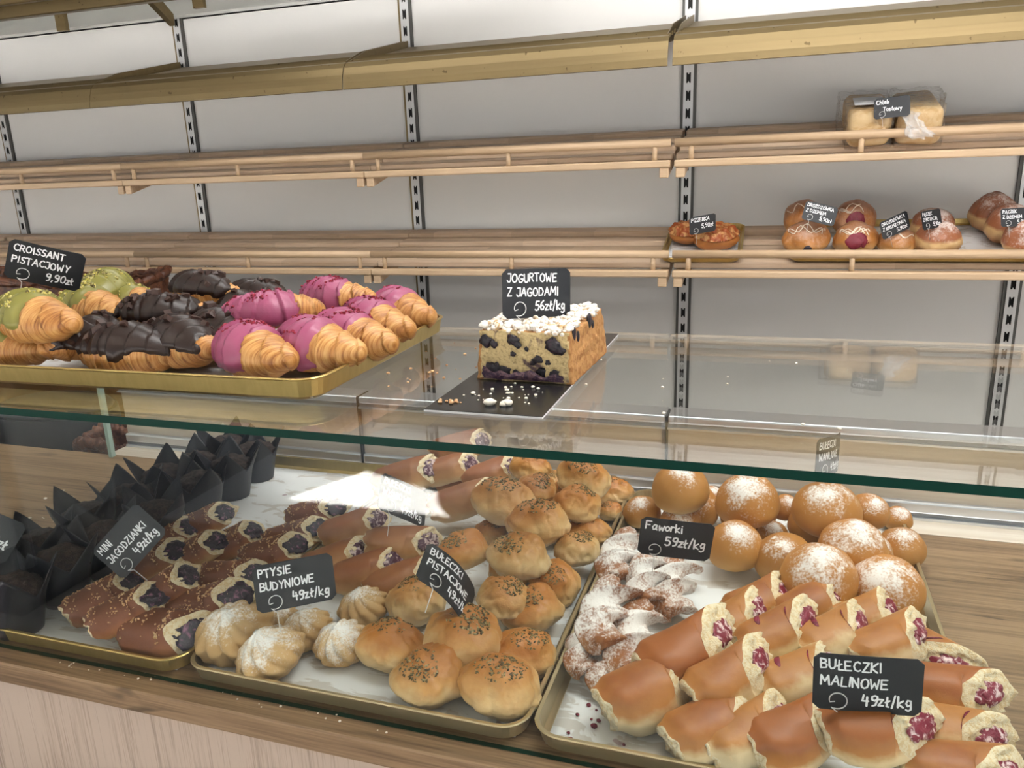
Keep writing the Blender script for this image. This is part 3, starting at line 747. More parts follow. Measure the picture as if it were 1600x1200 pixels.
parasol('added square white parasol, shading the pavement furthest from the stall', -0.676, -1.29, 1.75, 1.25 * 1.414, 4, math.atan2(0.347, 0.938) + PI / 4, -1.0, -2.45)  # added blocker, its shadow closes the far edge of the sunlit patch

parasol('added round white parasol, shading the pavement at the bright end of the stall', 2.23, -0.70, 1.74, 1.6, 8, 0.0, 2.23, -0.70)  # added to keep the sun off the pavement on the right

# ------------------------------------------------------------------ back shelving
names = ['first slotted steel upright from the dark end of the shelving', 'second slotted upright, between the green croissants and the brass bracket', 'slotted upright behind the pink croissants',
         'slotted upright behind the pizza bun tray', 'slotted upright at the far right of the shelving']
for i, x in enumerate(UPX):
    t = empty('slotted_upright', (x, YW, -0.9), names[i], 'upright', 'slotted steel uprights')
    side = MT['brown_steel'] if i < 3 else MT['dark_steel']
    z0, z1 = 0.0, 1.988
    A = Acc(); A.add(box(-0.0225, -0.0145, -0.009, 0, z0, z1)); obj('channel_side', A.vf, side, t, False)
    A = Acc(); A.add(box(0.0145, 0.0225, -0.009, 0, z0, z1)); obj('channel_side', A.vf, MT['dark_steel'], t, False)
    obj('slot_back', box(-0.0145, 0.0145, -0.004, -0.001, z0, z1), MT['black'], t, False)
    A = Acc(); A.add(box(-0.0145, -0.0065, -0.012, -0.010, z0, z1)); A.add(box(0.0065, 0.0145, -0.012, -0.010, z0, z1))
    n = int((z1 - z0) / 0.050)
    for k in range(n + 1):
        zc = z0 + k * 0.050
        A.add(box(-0.0066, 0.0066, -0.012, -0.010, max(z0, zc - 0.0105), min(z1, zc + 0.0105)))
        for s in (-1, 1):
            if zc + 0.03 < z1:
                A.add(([(-0.003, -0.012, zc + 0.025 - s * 0.0148), (0.003, -0.012, zc + 0.025 - s * 0.0148), (0, -0.012, zc + 0.025 - s * 0.0085)], [(0, 1, 2)]))
    obj('slotted_face', A.vf, MT['steel'], t, False)
bays = [(-3.86, -2.95)] + list(zip(UPX[:-1], UPX[1:])) + [(0.645, 1.55)]
BW = 0.9
def wooden_shelf():
    t = empty('wooden_shelf', cat='shelf', group='slatted beech shelves on the back wall'); s = 0.1 / 0.36; hw = BW / 2 - 0.003
    def slat(y0, y1, name):
        vf = box(-hw, hw, y0, y1, -0.017, 0, 0.003, 1)
        obj(name, ([(x, y, z + (y0 + y1) / 2 * s + (y - (y0 + y1) / 2) * s * 0.4) for x, y, z in vf[0]], vf[1]), MT['shelfwood'], t, False)
    obj('front_lip', box(-hw, hw, 0, 0.036, -0.018, 0.001, 0.004, 2), MT['railwood'], t, False)
    for k in range(4): slat(0.044 + k * 0.079, 0.044 + k * 0.079 + 0.071, 'slat')
    obj('rail', tube([(-hw, 0.012, 0.044), (hw, 0.012, 0.044)], 0.0108, 14), MT['railwood'], t)
    for x in (-0.405, 0, 0.405): obj('peg', tube([(x, 0.014, -0.004), (x, 0.013, 0.040)], 0.0068, 10), MT['railwood'], t)
    for x in (-hw + 0.016, hw - 0.016):
        vf = box(x - 0.012, x + 0.012, 0.004, 0.352, -0.044, -0.018, 0.002, 1)
        obj('crossbeam', ([(a, y, z + max(0, y - 0.03) * s) for a, y, z in vf[0]], vf[1]), MT['railwood'], t, False)
    return t
def brass_shelf():
    t = empty('brass_shelf', cat='shelf', group='tilted brass shelves above the wooden ones'); hw = BW / 2 - 0.004
    top = [(0.0, 0.0), (0.40, 0.092), (0.40, 0.088), (0.0, -0.004)]
    obj('shelf_plate', prism(top, -hw, hw), MT['brass'], t, False)
    A = Acc()
    for k in range(3):
        y = 0.012 + k * 0.05; A.add(prism([(y, y * .23), (y + 0.01, y * .23 + 0.010), (y + 0.016, y * .23 + 0.010), (y + 0.02, y * .23 + 0.004)], -hw, hw))
    obj('ridge', A.vf, MT['brass'], t, False)
    prof = [(0.006, 0.006), (-0.010, 0.001), (-0.022, -0.012), (-0.030, -0.032), (-0.036, -0.052), (-0.038, -0.070)]
    inner = [(y + 0.004, z - 0.001) for y, z in prof][::-1]
    obj('valance', prism(prof + inner, -hw, hw), MT['brass'], t, False)
    for x in (-hw + 0.004, hw - 0.007):
        obj('bracket', prism([(0.395, 0.110), (0.395, 0.05), (0.004, -0.012), (0.004, 0.008), (0.10, 0.045)], x, x + 0.003), MT['brass'], t, False)
    return t
W0, B0 = wooden_shelf(), brass_shelf()
wl = ['lower slatted shelf in the dark far left bay', 'lower slatted shelf behind the green croissants', 'lower slatted shelf behind the pink croissants', 'empty lower slatted shelf above the cake tag',
      'lower slatted shelf carrying the gold trays of buns', 'lower slatted shelf in the bay past the last upright']
wm = ['middle slatted shelf in the dark far left bay', 'middle slatted shelf above the croissant tag', 'middle slatted shelf above the chocolate croissants', 'empty middle slatted shelf right above the cake',
      'middle slatted shelf carrying the toast loaves', 'middle slatted shelf in the bay past the last upright']
wb = ['brass shelf in the dark far left bay', 'brass shelf with rounded valance end, over the croissant tag', 'brass shelf over the chocolate and pink croissants', 'brass shelf over the cake', 'brass shelf over the toast loaves',
      'brass shelf in the bay past the last upright']
first = {}
def place_shelf(proto, x, y, z, label):
    o = proto if proto not in first else dup_tree(proto); first[proto] = 1
    o.location = (x, y, z); o['label'] = label
for i, (a, b) in enumerate(bays):
    xc = (a + b) / 2
    place_shelf(W0, xc, 2.14, 0.254, wl[i]); place_shelf(W0, xc, 2.144, 0.541, wm[i]); place_shelf(B0, xc, 2.101, 0.833, wb[i])
t = empty('upper_brass_frame', (-2.95, YW, 1.09), 'brass frame of the uppermost shelf, at the dark top corner', 'shelf frame')
def lw(vf): return [(x + 2.95, y - YW, z - 1.09) for x, y, z in vf[0]], vf[1]
obj('front_beam', lw(box(-4.2, -0.6, 2.28, 2.31, 1.097, 1.140, 0.003, 1)), MT['brass'], t, False)
obj('rear_beam', lw(box(-4.2, -0.6, 2.20, 2.22, 1.120, 1.16, 0.003, 1)), MT['brass'], t, False)
obj('top_plate', lw(box(-4.2, -0.6, 1.98, 2.18, 1.15, 1.156)), MT['brass'], t, False)
for x in (-2.62, -2.25): obj('cross_beam', lw(box(x, x + 0.03, 2.0, 2.30, 1.14, 1.16)), MT['brass'], t, False)
for x in (-2.50, -1.895): obj('post', lw(box(x - 0.022, x + 0.022, 2.44, 2.455, 1.075 if x < -2 else 1.098, 1.40)), MT['brass'], t, False)
obj('bracket', lw(prism([(2.495, 1.062), (2.495, 1.100), (2.24, 1.29), (2.24, 1.22)], -2.068, -2.045)), MT['brass'], t, False)

# ------------------------------------------------------------------ counter
t = empty('counter', (-0.6, 0.87, -0.9), 'long oak topped shop counter with a pale vertical grain front', 'counter')
def lc(vf): return [(x + 0.6, y - 0.87, z + 0.9) for x, y, z in vf[0]], vf[1]
obj('worktop', lc(box(-3.0, 1.5, 0.5647, 1.1735, -0.028, 0, 0.002, 1)), MT['counter'], t, False)
obj('rear_ledge', lc(box(-1.27, 1.5, 1.1737, 1.25, -0.028, -0.0002)), MT['panel'], t, False)
obj('front_panel', lc(box(-2.98, 1.48, 0.580, 0.60, -0.90, -0.028)), MT['fascia'], t, False)
obj('cabinet_body', lc(box(-2.98, 1.48, 0.601, 1.16, -0.90, -0.029)), MT['panel'], t, False)
seams = [-1.27, -0.712, -0.149, 0.414, 0.98]
dl = ['cream sliding door behind the muffins and the empty paper', 'cream sliding door behind the seeded buns', 'cream sliding door behind the vanilla buns', 'cream sliding door at the bright empty end of the counter']
for i, (a, b) in enumerate(zip(seams[:-1], seams[1:])):
    t = empty('sliding_door', ((a + b) / 2, 1.236, 0), dl[i], 'sliding door', 'cream sliding doors along the back of the counter'); h = (b - a) / 2 - 0.002
    obj('door_panel', box(-h, h, -0.005, 0.005, 0.028, 0.120), MT['panel'], t, False)
    A = Acc(); A.add(box(-h, h, -0.014, 0.012, 0.010, 0.028, 0.003, 2)); A.add(box(-h, h, -0.016, 0.012, 0.0, 0.004)); br = obj('bottom_rail', A.vf, MT['alu'], t, False)
    obj('rail_groove', box(-h, h, -0.011, 0.010, 0.0035, 0.0105), MT['alu_dark'], br, False)
    A = Acc(); A.add(box(-h, h, -0.014, 0.040, 0.127, 0.140, 0.003, 2)); A.add(box(-h, h, -0.016, 0.012, 0.118, 0.121)); tr = obj('top_rail', A.vf, MT['alu'], t, False)
    obj('rail_groove', box(-h, h, -0.011, 0.030, 0.1205, 0.1275), MT['alu_dark'], tr, False)
    if i < 3: obj('edge_gasket', box(h, h + 0.0035, -0.013, 0.03, 0.0, 0.139), MT['seam'], t, False)

def pane(name, x0, x1, y0, y1, z0, z1, edge_faces, label):
    vf = box(x0, x1, y0, y1, z0, z1); fm = []
    for f in vf[1]:
        c = [sum(vf[0][i][k] for i in f) / 4 for k in range(3)]
        e = 0
        for ax, val in edge_faces:
            if abs(c[ax] - val) < 1e-6: e = 1
        fm.append(e)
    o = obj(name, vf, [MT['glass'], MT['glass_edge']], None, False, fm)
    return tag(o, label, 'glass')
pane('glass_shelf', -2.6, 1.3, 0.587, 1.068, 0.300, 0.308, [(1, 0.587), (0, -2.6), (0, 1.3)], 'horizontal glass top with a dark green front edge, carrying the croissants and cake')
pane('front_glass', -2.6, 1.3, 0.589, 0.595, 0.0004, 0.2998, [(2, 0.0004), (0, -2.6), (0, 1.3)], 'upright clear glass along the front of the counter')
tag(obj('glass_fin', box(-1.253, -1.245, 1.158, 1.168, 0.0, 0.2998), MT['glass_edge_light'], None, False), 'thin pale green glass support at the rear, beside the wicker basket', 'glass support')

# ------------------------------------------------------------------ trays and paper
def ring(hx, hy, rad, z, n=7):
    out = []
    for cx, cy, a0 in ((hx - rad, hy - rad, 0), (-hx + rad, hy - rad, 90), (-hx + rad, -hy + rad, 180), (hx - rad, -hy + rad, 270)):
        for k in range(n): out.append((cx + rad * math.cos(R(a0 + 90 * k / (n - 1))), cy + rad * math.sin(R(a0 + 90 * k / (n - 1))), z))
    return out
def tray_mesh(W, D, h, rad=0.028):
    X, Y = W / 2, D / 2
    rs = [ring(X - .012, Y - .012, rad - .008, 0.0), ring(X - .006, Y - .006, rad - .003, 0.004), ring(X - .0025, Y - .0025, rad, h - .002), ring(X, Y, rad + .002, h), ring(X - .001, Y - .001, rad + .001, h + .0012),
          ring(X - .0045, Y - .0045, rad - .002, h + .0008), ring(X - .008, Y - .008, rad - .005, 0.006), ring(X - .013, Y - .013, rad - .010, 0.0016)]
    n = len(rs[0]); vs = [p for r in rs for p in r]; fs = []
    for i in range(len(rs) - 1):
        for k in range(n): fs.append((i * n + k, i * n + (k + 1) % n, (i + 1) * n + (k + 1) % n, (i + 1) * n + k))
    fs.append(tuple(range(n))[::-1]); fs.append(tuple(range((len(rs) - 1) * n, len(rs) * n)))
    return vs, fs
def tray(x, y, z, W, D, h, mat, label, rot=(0, 0, 0), plabel=None, pin=0.014):
    o = obj('baking_tray', tray_mesh(W, D, h), mat, None, False); o.location = (x, y, z); o.rotation_euler = rot
    tag(o, label, 'tray')
    if plabel:
        def fn(u, v): return (u - .5) * (W - 2 * pin), (v - .5) * (D - 2 * pin), 0.0018 + 0.0010 * max(0, N(u * 5 + x * 9, v * 7, 0.3))
        p = obj('paper_liner', grid(fn, 24, 30), MT['paper'], None, True); p.location = (x, y, z); p.rotation_euler = rot
        p.modifiers.new('sheet', 'SOLIDIFY').thickness = 0.0003
        tag(p, plabel, 'baking paper')
tray(-0.796, 0.893, 0.0005, 0.394, 0.602, 0.021, MT['gold'], 'gold tray of black muffins and blueberry buns', plabel='stained white paper under the muffins and blueberry buns')
tray(-0.3975, 0.893, 0.0005, 0.397, 0.602, 0.021, MT['pale_gold'], 'worn gold tray of cream puffs, cherry rolls and seeded buns', plabel='stained white paper under the cream puffs and seeded buns')
tray(0.003, 0.893, 0.0005, 0.399, 0.602, 0.021, MT['pale_gold'], 'worn tray of vanilla buns, faworki and raspberry rolls', plabel='jam spotted white paper under the faworki and raspberry rolls')
tray(-0.738, 0.847, 0.3084, 0.60, 0.376, 0.024, MT['gold'], 'bright gold tray of croissants on the glass top', rot=(0, 0, R(1.2)), plabel='white paper under the croissants')
SL = 0.1 / 0.36; SA = math.atan(SL)
def on_shelf(y): return 0.2605 + (y - 2.14) * SL
tray(-0.185, 2.30, on_shelf(2.30) + 0.001, 0.215, 0.27, 0.016, MT['gold'], 'small gold tray of two pizza buns on the wooden shelf', rot=(SA, 0, 0), plabel='white paper under the two pizza buns')
tray(0.43, 2.31, on_shelf(2.31) + 0.001, 0.78, 0.28, 0.016, MT['gold'], 'long gold tray of sweet buns and doughnuts on the wooden shelf', rot=(SA, 0, 0), plabel='white paper under the sweet buns and doughnuts')

# positions, sizes (metres) and headings of the pastries; poses of the tags
PISTACHIO = [
(-0.2394,0.6409,0.0060,0.0758,0.08,'seeded pistachio bun in the front right corner of the middle tray'),
(-0.3153,0.6405,0.0060,0.0750,0.33,'seeded pistachio bun against the front rim, beside the corner bun'),
(-0.2995,0.6880,0.0160,0.0867,-0.33,'shiny wrinkled bun that holds the bent pistachio price tag'),
(-0.3783,0.6754,0.0060,0.0700,0.02,"smooth elongated bun lying next to the cream puffs at the pile's edge"),
(-0.2346,0.7065,0.0060,0.0646,0.63,'pale seeded bun against the side rim, second from the front corner'),
(-0.2444,0.7832,0.0080,0.0694,0.63,'pale seeded bun against the side rim, third from the front corner'),
(-0.2832,0.7708,0.0300,0.0615,-0.60,'dark golden seeded bun right behind the bent pistachio price tag'),
(-0.3859,0.7661,0.0080,0.0699,-0.47,'long pale bun under the left end of the bent pistachio tag'),
(-0.2422,0.8648,0.0060,0.0636,-0.72,'pale pinkish bun against the side rim, fourth from the front corner'),
(-0.2854,0.8497,0.0380,0.0751,-0.09,'large glossy seeded bun on top of the heap, beside the bent tag'),
(-0.2278,0.9242,0.0200,0.0614,-0.75,'pale bun crossed by a white glint near the side rim'),
(-0.2277,1.0053,0.0080,0.0586,-0.07,'seeded bun against the side rim in front of the round one'),
(-0.2819,0.9403,0.0420,0.0777,0.24,'wide seeded bun on top in the middle of the heap'),
(-0.2184,1.0988,0.0060,0.0394,-0.35,'smooth orange bun half hidden against the side rim'),
(-0.2525,1.0165,0.0420,0.0683,0.28,'golden bun with a thick seed cap on the rear half of the heap'),
(-0.2251,1.1615,0.0080,0.0568,0.15,'rearmost seeded bun touching the side rim beside the vanilla buns'),
(-0.2537,1.0757,0.0550,0.0771,-0.76,'smooth oval bun perched at the rear top of the heap'),
(-0.3121,1.1471,0.0300,0.0416,0.09,'small seeded bun peeking out between the two rear top buns'),
(-0.3172,1.0365,0.0550,0.0600,-0.39,'heavily seeded bun leaning at the rear of the heap'),
(-0.3469,1.1091,0.0600,0.0577,-0.14,'highest bun of the heap, under the green glass edge'),
(-0.3471,0.9817,0.0450,0.0854,-0.35,'pale stretched bun next to the torn dark rolls'),
(-0.3586,0.8547,0.0360,0.0656,0.31,'pale bun with seeds on one side, at the start of the rolls'),
(-0.3662,0.9722,0.0120,0.0491,-0.10,'small bun tucked under the pale stretched bun'),
(-0.3350,1.0500,0.0060,0.0720,-0.55,'pistachio bun at the bottom of the heap under the highest one'),
(-0.2850,1.1200,0.0060,0.0740,0.07,'pistachio bun at the bottom of the heap under the oval perched one'),
(-0.3000,0.9900,0.0040,0.0700,0.45,'pistachio bun at the bottom of the heap under the wide seeded one'),
(-0.3050,0.8950,0.0040,0.0700,-0.31,'pistachio bun at the bottom of the heap under the large glossy one'),
]
VANILLA = [
(0.1525,0.9375,0.0060,0.0876,-1.67,'big sugar-dusted vanilla bun at the front of the pile by the rim'),
(0.0711,0.9191,0.0180,0.0896,-0.67,'vanilla bun with a light dusting, just behind the raspberry rolls'),
(-0.0263,0.9788,0.0180,0.0750,2.62,'vanilla bun with a thick sugar patch beside the faworki tag'),
(0.0396,0.9758,0.0120,0.0759,2.86,'vanilla bun with dusted side, between the two front ones'),
(0.1185,0.9790,0.0300,0.0843,1.03,'vanilla bun capped with thick sugar on top of the front pair'),
(0.1820,1.0592,0.0060,0.0623,2.42,'vanilla bun against the right rim with a streak of sugar'),
(0.0840,1.0420,0.0500,0.0888,2.07,'tallest vanilla bun, the one the vanilla price tag is stuck in'),
(-0.0107,1.0539,0.0500,0.0860,-0.73,'vanilla bun with a round sugar cap, left of the tallest one'),
(-0.1074,1.0726,0.0500,0.0833,-2.45,'dark glossy vanilla bun with a crack, topmost above the faworki tag'),
(0.1476,1.1264,0.0300,0.0572,0.92,'plain vanilla bun just right of the tallest one'),
(0.1939,1.1720,0.0060,0.0421,0.35,'vanilla bun in the far right corner of its tray'),
(0.0373,1.1277,0.0280,0.0422,-0.83,'plain vanilla bun squeezed behind the tallest one'),
(-0.0679,1.1458,0.0280,0.0362,-1.65,'pinkish vanilla bun in the gap between two top buns'),
(-0.1652,1.0949,0.0060,0.0571,-0.56,'vanilla bun in the far left corner of the tray'),
(-0.1079,1.0620,0.0100,0.0594,-0.19,'vanilla bun just behind the faworki tag'),
(0.0213,1.0772,0.0060,0.0436,-1.38,'small vanilla bun under the sugar-capped one'),
(-0.0950,1.1250,0.0060,0.0780,-1.25,'vanilla bun at the bottom of the pile under the dark glossy one'),
(-0.0100,1.1200,0.0060,0.0800,-0.25,'vanilla bun at the bottom of the pile under the sugar-capped one'),
(0.0800,1.1050,0.0060,0.0820,2.16,'vanilla bun at the bottom of the pile under the tallest one'),
(0.1350,1.0300,0.0040,0.0700,0.52,'vanilla bun at the bottom of the pile under the thickly sugared one'),
]
PUFFS = [
(-0.5674,0.6585,0.0060,0.0815,-1.30,'large swirled cream puff under the corner of its price tag'),
(-0.5019,0.6388,0.0060,0.0714,-1.33,'white dusted cream puff at the front rim with the tag wire in it'),
(-0.4938,0.6907,0.0060,0.0576,-0.27,'cracked cream puff in the middle of the group'),
(-0.4412,0.6809,0.0060,0.0582,-1.77,'cream puff with a snowy top next to the smooth bun'),
(-0.4534,0.7559,0.0060,0.0574,-1.79,'plain swirled cream puff furthest from the front rim'),
(-0.5487,0.7089,0.0060,0.0443,0.08,"half hidden cream puff below the tag's lower edge"),
]
RASPBERRY = [
(-0.0913,0.6640,0.0360,0.72,-0.18,0.0992,0,'raspberry roll with a broad pale side, nearest the empty paper corner'),
(-0.0627,0.7080,0.0525,0.72,-0.23,0.0933,0,'raspberry roll with a squeezed-out white end, lying over its neighbour by the faworki'),
(-0.0286,0.6348,0.0300,0.71,-0.18,0.0865,0,'raspberry roll at the front rim, second from the empty corner'),
(-0.0192,0.6770,0.0525,0.72,-0.25,0.0686,0,'raspberry roll bursting with cream above the front row'),
(-0.0224,0.8010,0.0325,0.72,-0.27,0.0527,0,'narrow raspberry roll just beyond the squeezed-out one'),
(0.0053,0.8605,0.0300,0.72,-0.18,0.0799,0,'raspberry roll in front of the thick-sugared vanilla bun'),
(0.0642,0.8629,0.0375,0.72,-0.26,0.0576,0,'raspberry roll leaning on the lightly dusted vanilla bun'),
(0.1173,0.8572,0.0300,0.62,-0.18,0.0664,0,'ribbed dull raspberry roll with jam spilling against a vanilla bun'),
(0.0250,0.7658,0.0525,0.62,-0.28,0.0467,1,'raspberry roll with a round hole on top, middle of the heap'),
(0.0804,0.7787,0.0500,0.72,-0.18,0.0488,1,"slit raspberry roll right behind the raspberry tag's top edge"),
(0.1318,0.7779,0.0500,0.61,-0.18,0.0503,0,"raspberry roll with bright cut end touching the tag's top corner"),
(0.1638,0.8149,0.0300,-0.72,-0.00,0.0548,1,'flat slit raspberry roll along the right rim, behind the others'),
(0.1745,0.7325,0.0400,0.05,-0.00,0.0440,0,'pale-sided raspberry roll sticking out over the right rim'),
(0.1669,0.6817,0.0300,0.02,-0.00,0.0490,1,'raspberry roll against the right rim below the price tag'),
(0.1030,0.6170,0.0575,0.23,-0.10,0.0516,1,'big raspberry roll holding the wire of the raspberry price tag'),
(0.0398,0.6294,0.0400,0.59,-0.18,0.0660,0,'raspberry roll left of the tag wire at the front'),
(0.0442,0.7119,0.0400,0.61,-0.18,0.0596,1,'dull raspberry roll just left of the raspberry tag'),
(-0.0005,0.5899,0.0300,0.67,-0.18,0.0496,0,'raspberry roll cut by the bottom of the picture, beside the front rim'),
(0.1655,0.6311,0.0300,0.12,-0.00,0.0469,0,"raspberry roll cut by the picture's bottom, in the right corner"),
]
BLUEBERRY = [
(-0.7010,0.6195,0.0475,0.80,-0.26,0.0584,0,'blueberry bun with a wide open dark end, pierced by the wire of its tag'),
(-0.6551,0.6185,0.0260,0.13,-0.00,0.0944,0,'crumbled blueberry bun lying along the front rim of the left tray'),
(-0.7788,0.6702,0.0290,1.05,-0.20,0.0791,0,'blueberry bun next to the black muffin cups, half under the tag'),
(-0.6901,0.6777,0.0475,1.07,-0.26,0.0611,0,'blueberry bun with a long dark slot behind the pierced one'),
(-0.6439,0.6885,0.0280,0.50,-0.18,0.0861,0,'brown crumbled blueberry bun beside the largest cream puff'),
(-0.7661,0.7415,0.0425,0.75,-0.31,0.0384,0,"blueberry bun whose purple end shows beside the tag's edge"),
(-0.7385,0.7852,0.0380,0.78,-0.26,0.0501,0,'blueberry bun with a mottled lilac end, third row'),
(-0.8031,0.8867,0.0300,0.79,-0.25,0.0520,0,'rearmost blueberry bun with a dark oval end on the white paper'),
(-0.7187,0.8424,0.0290,0.93,-0.21,0.0714,0,'blueberry bun with jam smeared toward the empty paper'),
(-0.8215,0.8305,0.0290,0.97,-0.22,0.0458,0,"blueberry bun peeking out above the tag's corner"),
(-0.6432,0.8298,0.0300,0.51,-0.18,0.0729,0,'brown crumbled blueberry bun with a black end behind the cream puff tag'),
(-0.6607,0.7604,0.0280,0.39,-0.00,0.0594,0,'sugar-grained blueberry bun in the middle of the pile'),
(-0.6397,0.8812,0.0300,0.55,-0.18,0.0753,0,'brown blueberry bun in front of the white glare'),
(-0.6596,0.9657,0.0260,0.45,-0.18,0.0740,0,'blueberry bun furthest back beside the white glare'),
]
CHERRY = [
(-0.5620,0.9127,0.0380,0.45,-0.23,0.0809,0,'pale-ended cherry roll at the border of the two trays'),
(-0.4614,0.8646,0.0500,0.25,-0.00,0.0816,0,'large brown cherry roll on top, in front of the white glare'),
(-0.5420,0.8255,0.0320,0.45,-0.25,0.0522,0,'cherry roll with a white swirled end above the cream puff tag'),
(-0.4861,0.8113,0.0320,0.45,-0.24,0.0650,0,'cherry roll with a curled purple line in its end'),
(-0.4334,0.8066,0.0290,0.45,-0.21,0.0564,0,'cherry roll squeezed between the curled one and the long pale bun'),
(-0.5488,1.0653,0.0575,0.45,-0.22,0.1074,0,'big cherry roll behind the white glare, purple end showing'),
(-0.4917,1.1070,0.0600,0.45,-0.18,0.0739,0,'dark cherry roll with a jam filled end, second in the rear row'),
(-0.4332,1.0195,0.0475,0.45,-0.23,0.0890,0,'smooth dark cherry roll standing behind the pale stretched bun'),
(-0.4227,1.1208,0.0525,0.45,-0.24,0.0791,0,'golden cherry roll next to the highest pistachio bun'),
(-0.5710,1.1457,0.0260,0.45,-0.18,0.0899,0,'cherry roll at the bottom of the rear stack by the paper'),
(-0.4815,1.1445,0.0260,0.45,-0.18,0.0741,0,'cherry roll at the bottom of the rear stack by the seeded buns'),
(-0.4922,1.1598,0.0800,0.45,-0.18,0.0869,0,'dark cherry roll topmost of its stack, cut by the green glass edge'),
]
FAWORKI = [
(-0.1556,0.7698,0.0500,-1.55,-0.00,0.1373,0,'large twisted faworki on top, pointing at the front rim'),
(-0.1705,0.7354,0.0260,-1.54,-0.00,0.0916,0,"flat faworki along the tray's side rim"),
(-0.1192,0.7508,0.0350,-1.59,-0.00,0.1434,0,'wide sugar-white faworki next to the first raspberry rolls'),
(-0.1454,0.7186,0.0200,-1.45,-0.00,0.0656,0,'dark browned faworki wedged under two others'),
(-0.0951,0.8858,0.0280,-1.53,-0.00,0.1541,0,'snow-white faworki right under the faworki tag'),
(-0.1263,0.8756,0.0400,-1.51,-0.00,0.1118,0,'small faworki between the big twist and the snow-white one'),
(-0.1672,0.9332,0.0360,-1.62,-0.00,0.1296,0,'faworki at the far end, left of the faworki tag'),
]
CROISSANTS = [
(-0.8480,0.6983,0.3800,-0.40,0.05,0.2154,0,'big green pistachio croissant under the croissant price tag'),
(-0.9047,0.8449,0.3650,-0.36,-0.00,0.1865,0,'pistachio croissant with a bare layered belly, beside the tag'),
(-0.9476,0.9299,0.3775,2.16,-0.03,0.1771,0,'pistachio croissant standing at the back with a domed green top'),
(-0.9091,0.9312,0.3600,-0.32,-0.00,0.0683,0,'small green croissant end in front of the wicker basket'),
(-0.8942,0.6944,0.3420,-0.21,-0.00,0.1133,0,'pistachio croissant lying low against the gold front rim'),
(-0.6946,0.6911,0.3420,-0.02,-0.00,0.1658,1,'long chocolate croissant along the front rim of the gold tray'),
(-0.8050,0.7550,0.3475,1.60,-0.04,0.1119,1,'chocolate croissant with a split side, behind the long front one'),
(-0.7502,0.8087,0.3680,0.22,-0.00,0.1003,1,'chocolate croissant with a bare golden flank on the second layer'),
(-0.6768,0.7569,0.3450,-0.56,-0.00,0.2342,1,'round chocolate croissant between the long one and the pink ones'),
(-0.7559,0.8932,0.3850,-0.40,-0.00,0.1217,1,'highest chocolate croissant, perched at the back'),
(-0.6741,0.8203,0.3450,-0.66,-0.00,0.2225,1,'chocolate croissant half behind the front pink croissant'),
(-0.6935,0.8897,0.3600,-0.39,-0.00,0.1008,1,'chocolate croissant with crumbs on it in the rear row'),
(-0.7447,0.9988,0.3600,-0.26,-0.00,0.0676,1,'chocolate croissant furthest back, next to the pink ones'),
(-0.5399,0.7334,0.3450,-0.67,-0.00,0.1460,2,'front pink croissant with its rolled end toward the rim'),
(-0.4762,0.7659,0.3450,-0.52,-0.00,0.1834,2,'pink croissant second along the right side, with a big golden tip'),
(-0.4648,0.8187,0.3450,-0.49,-0.00,0.1531,2,'pink croissant third along the right side'),
(-0.4796,0.9091,0.3450,-0.69,-0.00,0.1773,2,'pink croissant fourth along the right side, red crumbs on it'),
(-0.4810,0.9945,0.3450,-0.73,-0.00,0.2339,2,'pink croissant in the far right corner of the gold tray'),
(-0.5554,0.9506,0.3700,-0.19,-0.00,0.1158,2,'highest pink croissant at the back of the gold tray'),
(-0.5726,0.8317,0.3700,0.49,-0.00,0.0861,2,'pink croissant lying on two others next to the chocolate ones'),
]
